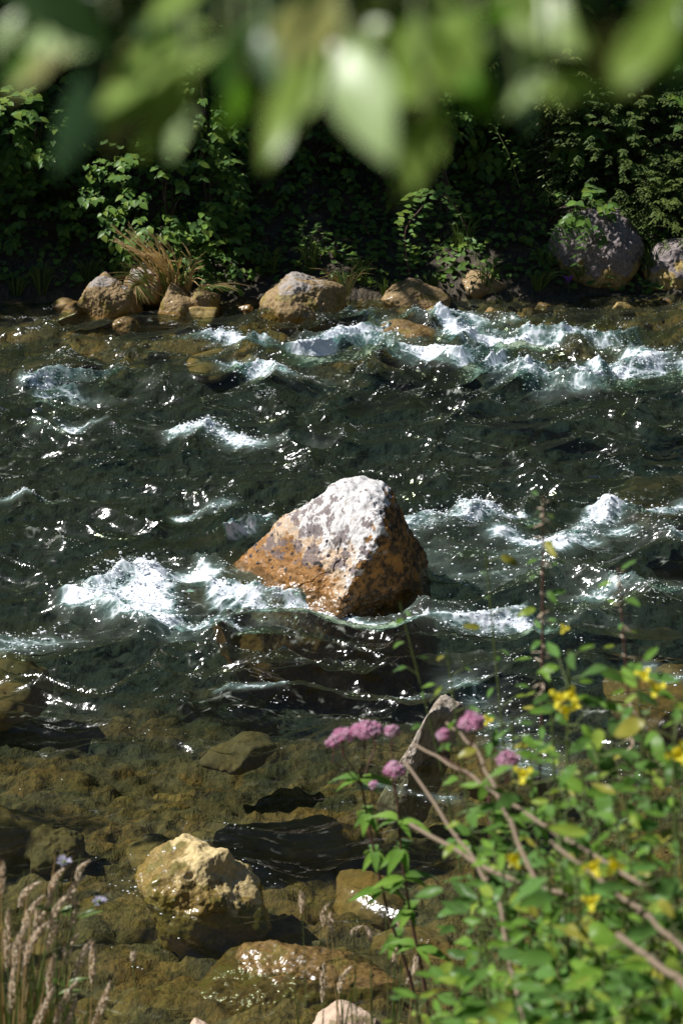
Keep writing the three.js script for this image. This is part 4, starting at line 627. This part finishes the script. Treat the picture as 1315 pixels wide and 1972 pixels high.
const spur = tube([V(0, -0.021, 0), V(0, -0.026, 0.003), V(0, -0.025, 0.008), V(0, -0.02, 0.009)], 0.0009, 0.0004, 4, 6), lip = leafGeo(5, ovate(0.5, 0.6), 0.15, 0.3, 0, 0.04);
const balsams = [];
function balsam(label, x, z, tipY, opt) {
  const r = rng(opt.seed), foot = V(x + (opt.lean ?? 0), 0, z + 0.05); foot.y = groundY(foot.x, foot.z) - 0.02; const g = new THREE.Group(); g.position.copy(foot); top(g, opt.name ?? 'balsam_plant', label, opt.category ?? 'plant', opt.group ?? 'balsam plants on the near bank');
  const e = V(x, tipY, z).sub(foot), H = e.y, L = [V(0, 0, 0), V(e.x * 0.2 + 0.02 * (r() - 0.5), H * 0.35, 0.02 * (r() - 0.5)), V(e.x * 0.6 + 0.03 * (r() - 0.5), H * 0.7, e.z * 0.7), e], c = new THREE.CatmullRomCurve3(L); part(tube(L, opt.thick ?? 0.006, 0.0018, 6, 18), opt.stem ?? stemGreen, 'stem', g);
  const n = opt.leaves ?? 20;
  for (let i = 0; i < n; i++) {
    const t = mix(opt.from ?? 0.35, 1, Math.pow((i + 0.5) / n, 0.9)), p = c.getPoint(t), a = i * 2.4 + r() * 0.8, reach = (opt.reach ?? 0.07) * (1.15 - t * 0.75) * (0.4 + r()), d = V(Math.cos(a), 0.35 + 0.3 * r(), Math.sin(a)), b = p.clone().addScaledVector(d, reach);
    if (reach > 0.02) part(tube([p, p.clone().addScaledVector(d, reach * 0.6), b], 0.0012, 0.0008, 4, 4), stemGreen, 'leaf_stalk', g);
    d.y -= 0.35 + 0.5 * r(); const k = opt.leaf * (1.15 - 0.45 * t) * (0.5 + 0.95 * r() * r() + 0.2 * r()), m = part(BALSAM_LEAVES[i % 3], r() < 0.06 ? yellowed : balsamMats[Math.floor(r() * balsamMats.length)], 'leaf', g); m.position.copy(b); m.quaternion.copy(facing(d, V(-0.3 + 1.1 * (r() - 0.5), 0.75, 0.4 + 1.0 * (r() - 0.5)))); m.scale.setScalar(k);
  }
  g.userData.curve = c; balsams.push(g); return g;
}
const BALSAM = [
  [0.362, 3.176, -3, 0.075, 'balsam with a bunch of yellow trumpets hanging below its tip'], [0.455, 3.202, -2.9, 0.075, 'tall balsam with two slim yellow trumpets near its tip'], [0.258, 2.921, -3.2, 0.07, 'slender balsam leaning beside the fluffy pink clusters'], [0.481, 3.201, -2.7, 0.075, 'balsam with a broad yellow trumpet half hidden by leaves'], [0.386, 3.136, -2.8, 0.08, 'bushy balsam below the bunch of yellow trumpets'],
  [0.301, 3.008, -2.95, 0.075, 'balsam with one yellow trumpet touching a pink cluster'], [0.214, 2.834, -3.1, 0.065, 'small balsam by the tip of the thickest dead stem'], [0.320, 3.066, -2.7, 0.075], [0.403, 3.127, -2.6, 0.08], [0.456, 3.156, -2.5, 0.075], [0.247, 2.923, -2.8, 0.07, 'balsam with one round yellow trumpet over the dead stem'], [0.332, 3.031, -2.55, 0.075, 'balsam with three yellow trumpets hanging in a row'], [0.408, 3.072, -2.45, 0.08], [0.460, 3.070, -2.4, 0.08], [0.221, 2.752, -2.9, 0.065], [0.274, 2.907, -2.6, 0.075], [0.352, 2.998, -2.4, 0.08], [0.428, 3.005, -2.35, 0.08], [0.183, 2.690, -2.8, 0.06], [0.231, 2.811, -2.6, 0.07], [0.299, 2.924, -2.4, 0.075],
  [0.302, 2.913, -3.3, 0.06], [0.352, 3.033, -3.15, 0.065], [0.435, 3.070, -3.05, 0.065], [0.126, 2.520, -3, 0.055], [0.458, 3.117, -2.75, 0.07], [0.540, 3.176, -2.9, 0.065], [0.309, 2.951, -2.75, 0.07], [0.388, 3.052, -2.6, 0.07], [0.454, 3.076, -2.5, 0.07], [0.238, 2.933, -2.35, 0.07], [0.360, 3.007, -2.25, 0.07], [0.227, 2.778, -2.75, 0.065], [0.365, 3.066, -2.8, 0.07], [0.428, 3.022, -2.4, 0.075], [0.154, 2.690, -2.7, 0.06],
];
BALSAM.forEach(([x, y, z, leaf, label], i) => balsam(label ?? 'flowerless balsam plant packed among the others on the near bank', x, z, y, { seed: 600 + i, leaf: leaf * 0.84, leaves: label ? 46 : 40, reach: 0.085, lean: 0.06, from: 0.25, thick: 0.005, group: 'balsam plants on the near bank' }));
balsam('tallest nettle like spike with small leaves and ragged seed strings', 0.354, -3.4, 3.293, { seed: 701, leaf: 0.045, leaves: 34, reach: 0.03, from: 0.5, name: 'nettle', stem: stemRed, group: 'nettles above the balsam', thick: 0.004 });
balsam('shorter nettle spike with a curved reddish stem above the balsam', 0.477, -3.3, 3.200, { seed: 702, leaf: 0.045, leaves: 24, reach: 0.03, from: 0.5, name: 'nettle', stem: stemRed, group: 'nettles above the balsam', thick: 0.004, lean: 0.12 });
balsam('thin leafy stem reaching out alone over the water toward the white topped boulder', 0.111, -3.6, 3.007, { seed: 703, leaf: 0.04, leaves: 9, reach: 0.04, from: 0.75, name: 'leafy_stem', group: 'nettles above the balsam', thick: 0.0025, lean: 0.22 });
balsam('second thin leafy stem beside the lone one, lower and greener', 0.263, -3.5, 3.146, { seed: 704, leaf: 0.04, leaves: 14, reach: 0.05, from: 0.6, name: 'leafy_stem', group: 'nettles above the balsam', thick: 0.0025, lean: 0.14 });
balsam('pale drooping leafy stem over the foam below the white topped boulder', 0.190, -3.4, 2.999, { seed: 705, leaf: 0.05, leaves: 12, reach: 0.06, from: 0.6, name: 'leafy_stem', group: 'nettles above the balsam', thick: 0.0025, lean: 0.16 });
for (const s of balsams.slice(-5, -3)) { const c = s.userData.curve, r = rng(31); for (let i = 0; i < 26; i++) { const t = 0.72 + 0.28 * r(), p = c.getPoint(t), a = r() * 6.28, e = p.clone().add(V(Math.cos(a) * 0.03 * (1.5 - t), -0.012 * r(), Math.sin(a) * 0.03 * (1.5 - t))); part(seedHead([p, p.clone().lerp(e, 0.5), e], 0.0025, r), seedMat, 'seed_string', s); } }
for (const s of balsams) delete s.userData.curve;
// trumpets hang on the plant nearest to them
for (const [x, y, z, k, a] of [[0.345, 3.113, -2.95, 1.25, 0.3], [0.364, 3.110, -2.97, 1.1, 1.4], [0.349, 3.101, -2.93, 1.1, 2.6], [0.371, 3.083, -2.98, 0.9, 4], [0.459, 3.196, -2.85, 1, 5], [0.481, 3.177, -2.85, 1.1, 0.2], [0.258, 2.938, -2.75, 1.2, 3], [0.288, 3.006, -2.9, 1.2, 0.4], [0.348, 3.069, -2.5, 1.1, 1], [0.374, 3.072, -2.5, 1.1, 2], [0.345, 3.026, -2.48, 1.0, 0.6], [0.482, 3.168, -2.65, 1.4, 1.2], [0.249, 2.977, -3.15, 0.7, 0], [0.354, 3.210, -3, 0.6, 0]]) {
  let best = balsams[0], bd = 9; for (const b of balsams) { const d = Math.hypot(b.position.x - 0.05 - x, (b.position.z - z) * 0.8); if (d < bd && b.name.startsWith('balsam')) { bd = d; best = b; } }
  const g = new THREE.Group(); g.name = 'flower'; g.position.set(x, y, z).sub(best.position); g.rotation.set(0.9, a, 0.4); g.scale.setScalar(k * 0.68); best.add(g);
  part(trumpet, yellow, 'trumpet', g); part(spur, orange, 'spur', g); for (let i = 0; i < 3; i++) { const l = part(lip, yellow, 'petal', g), q = i * 2.09; l.position.set(Math.cos(q) * 0.008, 0.008, Math.sin(q) * 0.008); l.quaternion.copy(facing(V(Math.cos(q), 0.55, Math.sin(q)), V(-Math.cos(q), 1, -Math.sin(q)))); l.scale.setScalar(0.014); }
  part(tube([V(0, 0.0, 0.008), V(0.002, 0.025, 0.012), V(0.004, 0.05, -0.01)], 0.0006, 0.0006, 3, 6), stemGreen, 'flower_stalk', g);
}
// ground cover at the foot of the herbs
{
  const r = rng(808), list = []; for (let i = 0; i < 2600; i++) { const x = -0.1 + 1.2 * r(), z = -2.0 - 2.6 * r(), y = groundY(x, z); if (x < 0.05 + 0.1 * (-z - 2.5)) continue; const k = 0.03 + 0.05 * r(); list.push([new THREE.Matrix4().compose(V(x, y + 0.02 + 0.16 * r() * r(), z), facing(V(r() - 0.5, 0.2 + 0.4 * r(), r() - 0.3), V(r() - 0.5, 1, 0.4)), V(k, k, k)), tint(r, GREENS)]); }
  const g = new THREE.Group(); top(g, 'ground_cover', 'low leafy ground cover under the balsam on the near bank', 'ground cover', null, 'stuff'); instanced(FAR_LEAF, FOLIAGE, list, 'leaves', g);
}
// ---------------------------------------------------------------- leafy limb hanging over the view, from an alder rooted beside the path
{
  const g = new THREE.Group(); g.position.set(2.3, groundY(2.3, 0.2), 0.2); top(g, 'overhanging_alder', 'alder with broad glossy leaves on a limb hanging in front of the river', 'tree');
  const o = g.position, rel = (x, y, z) => V(x, y, z).sub(o); part(tube([V(0, -0.1, 0), V(0.05, 1.2, 0.02), V(-0.1, 2.2, -0.1), V(-0.05, 3.4, 0)], 0.11, 0.05, 9), barkMat, 'trunk', g);
  const limb = [V(-0.1, 2.0, -0.08), rel(1.4, 4.9, -0.5), rel(0.7, 4.7, -0.75), rel(0.2, 4.52, -0.8), rel(-0.12, 4.475, -0.8), rel(-0.35, 4.46, -0.8)]; part(tube(limb, 0.03, 0.004, 7, 24), barkMat, 'limb', g);
  const c = new THREE.CatmullRomCurve3(limb), r = rng(909), mats = [[0.18, 0.4, 0.03], [0.34, 0.5, 0.08], [0.08, 0.18, 0.035], [0.38, 0.38, 0.1], [0.05, 0.11, 0.05], [0.5, 0.68, 0.27]].map((t) => { const m = leafMat(...t, 0.45, 0.7, veins, 'alder_leaf'); m.clearcoatRoughness = 0.33; return m; });  // palest tone paints in sun glare, darkest the shade on back leaves
  // leaf base and tip in metres, which way its face looks, which tone
  const GL = [-0.46, 0.62, 0.64], TOPN = [-0.3, 0.8, 0.5], FR = [-0.3, 0.45, 0.8];
  const more = []; for (let i = 0; i < 44; i++) { const x = -0.15 + 0.3 * r(), y = 4.4 + 0.035 * r(), z = -0.84 + 0.14 * r(), l = 0.025 + 0.02 * r(), a = r() * 6.28; more.push([x, y, z, x + l * Math.cos(a), y - l * (0.1 + 0.6 * r()), z + 0.6 * l * Math.sin(a), [-0.5 + r(), 0.7, 0.2 + 0.7 * r()], [0, 1, 1, 2, 0, 3][i % 6]]); }
  for (const [bx, by, bz, ex, ey, ez, n, k] of [...more,
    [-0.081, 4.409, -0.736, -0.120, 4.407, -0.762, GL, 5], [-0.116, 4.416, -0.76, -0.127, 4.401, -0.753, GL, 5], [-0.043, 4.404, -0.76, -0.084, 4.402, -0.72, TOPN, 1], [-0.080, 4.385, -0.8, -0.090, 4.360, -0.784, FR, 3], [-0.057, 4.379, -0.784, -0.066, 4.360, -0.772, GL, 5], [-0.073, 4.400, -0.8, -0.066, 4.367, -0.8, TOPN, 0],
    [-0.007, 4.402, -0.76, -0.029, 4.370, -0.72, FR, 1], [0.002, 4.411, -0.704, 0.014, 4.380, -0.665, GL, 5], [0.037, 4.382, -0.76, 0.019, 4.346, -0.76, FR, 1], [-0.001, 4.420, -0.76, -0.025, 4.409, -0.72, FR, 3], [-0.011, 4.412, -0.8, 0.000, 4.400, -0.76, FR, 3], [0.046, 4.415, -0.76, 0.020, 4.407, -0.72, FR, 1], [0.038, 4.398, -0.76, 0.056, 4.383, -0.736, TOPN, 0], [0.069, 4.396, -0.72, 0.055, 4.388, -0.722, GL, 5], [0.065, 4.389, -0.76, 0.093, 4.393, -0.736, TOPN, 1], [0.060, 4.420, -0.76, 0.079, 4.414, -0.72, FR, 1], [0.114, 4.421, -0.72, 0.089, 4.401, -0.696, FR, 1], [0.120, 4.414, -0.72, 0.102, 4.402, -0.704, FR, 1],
    [-0.098, 4.389, -0.84, -0.115, 4.339, -0.84, [0.6, 0.1, 0.8], 4], [0.056, 4.408, -0.8, 0.081, 4.369, -0.8, [0.7, 0.1, 0.7], 4], [-0.035, 4.416, -0.8, -0.077, 4.413, -0.76, TOPN, 2], [-0.049, 4.400, -0.84, -0.040, 4.362, -0.84, [0.6, 0.2, 0.7], 2], [-0.019, 4.420, -0.8, -0.043, 4.413, -0.76, TOPN, 2], [0.020, 4.418, -0.8, 0.006, 4.404, -0.8, FR, 1], [0.103, 4.418, -0.8, 0.084, 4.408, -0.8, TOPN, 2], [0.131, 4.420, -0.8, 0.107, 4.408, -0.8, TOPN, 0], [-0.108, 4.420, -0.8, -0.124, 4.404, -0.8, TOPN, 2], [-0.008, 4.400, -0.84, -0.012, 4.362, -0.84, [0.6, 0.2, 0.75], 2], [0.028, 4.395, -0.84, 0.043, 4.364, -0.84, [0.6, 0.2, 0.75], 2],
    [-0.028, 4.402, -0.816, -0.019, 4.387, -0.8, FR, 3], [0.009, 4.410, -0.816, -0.003, 4.387, -0.8, FR, 3], [-0.056, 4.406, -0.816, -0.064, 4.395, -0.784, FR, 1], [0.094, 4.404, -0.8, 0.111, 4.386, -0.776, FR, 3], [-0.117, 4.396, -0.816, -0.130, 4.385, -0.8, FR, 0], [0.118, 4.394, -0.816, 0.133, 4.379, -0.8, TOPN, 2], [-0.038, 4.384, -0.816, -0.047, 4.360, -0.816, [0.5, 0.3, 0.75], 0]]) {
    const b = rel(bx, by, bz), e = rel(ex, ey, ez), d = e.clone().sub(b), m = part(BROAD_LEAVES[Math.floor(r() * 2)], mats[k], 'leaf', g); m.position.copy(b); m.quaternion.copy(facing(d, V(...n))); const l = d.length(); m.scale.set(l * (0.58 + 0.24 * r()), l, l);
    let bt = 0, bd = 9; for (let t = 0.5; t <= 1; t += 0.01) { const q = c.getPoint(t).distanceTo(b); if (q < bd) { bd = q; bt = t; } } const q = c.getPoint(bt); part(tube([q, q.clone().lerp(b, 0.5).add(V(0, 0.008, 0)), b], 0.0016, 0.001, 4, 6), stemGreen, 'leaf_stalk', g);
  }
  // the rest of the crown, above and behind the path
  const list = []; for (let i = 0; i < 500; i++) { const p = V(-0.2 + 1.4 * (r() - 0.3), 3.2 + 1.2 * (r() - 0.4), 0.2 + 1.4 * (r() - 0.4)), k = 0.2 + 0.15 * r(); list.push([new THREE.Matrix4().compose(p, new THREE.Quaternion().setFromEuler(new THREE.Euler(r(), r() * 6, r())), V(k, k, k)), tint(r, GREENS)]); } instanced(CLUMP, FOLIAGE, list, 'crown', g);
}
// a willow leaning over the water upstream: its boughs shade the shallows behind the straw topped boulder
tree('leaning_willow', 'willow leaning over the shallows upstream of the straw topped boulder', null, [-5.6, -6.0], 5, [0.8, -1.2], [[1.35, 4.1, -3.05, 0.5, 0.35, 0.3, 130], [-0.6, 4.3, -3.3, 0.6, 0.5, 0.5, 200], [-2.6, 5, -0.6, 1.2, 0.9, 1.0, 300]], { seed: 77, thick: 0.14, leaf: 0.35 });
renderer.render(scene, camera);
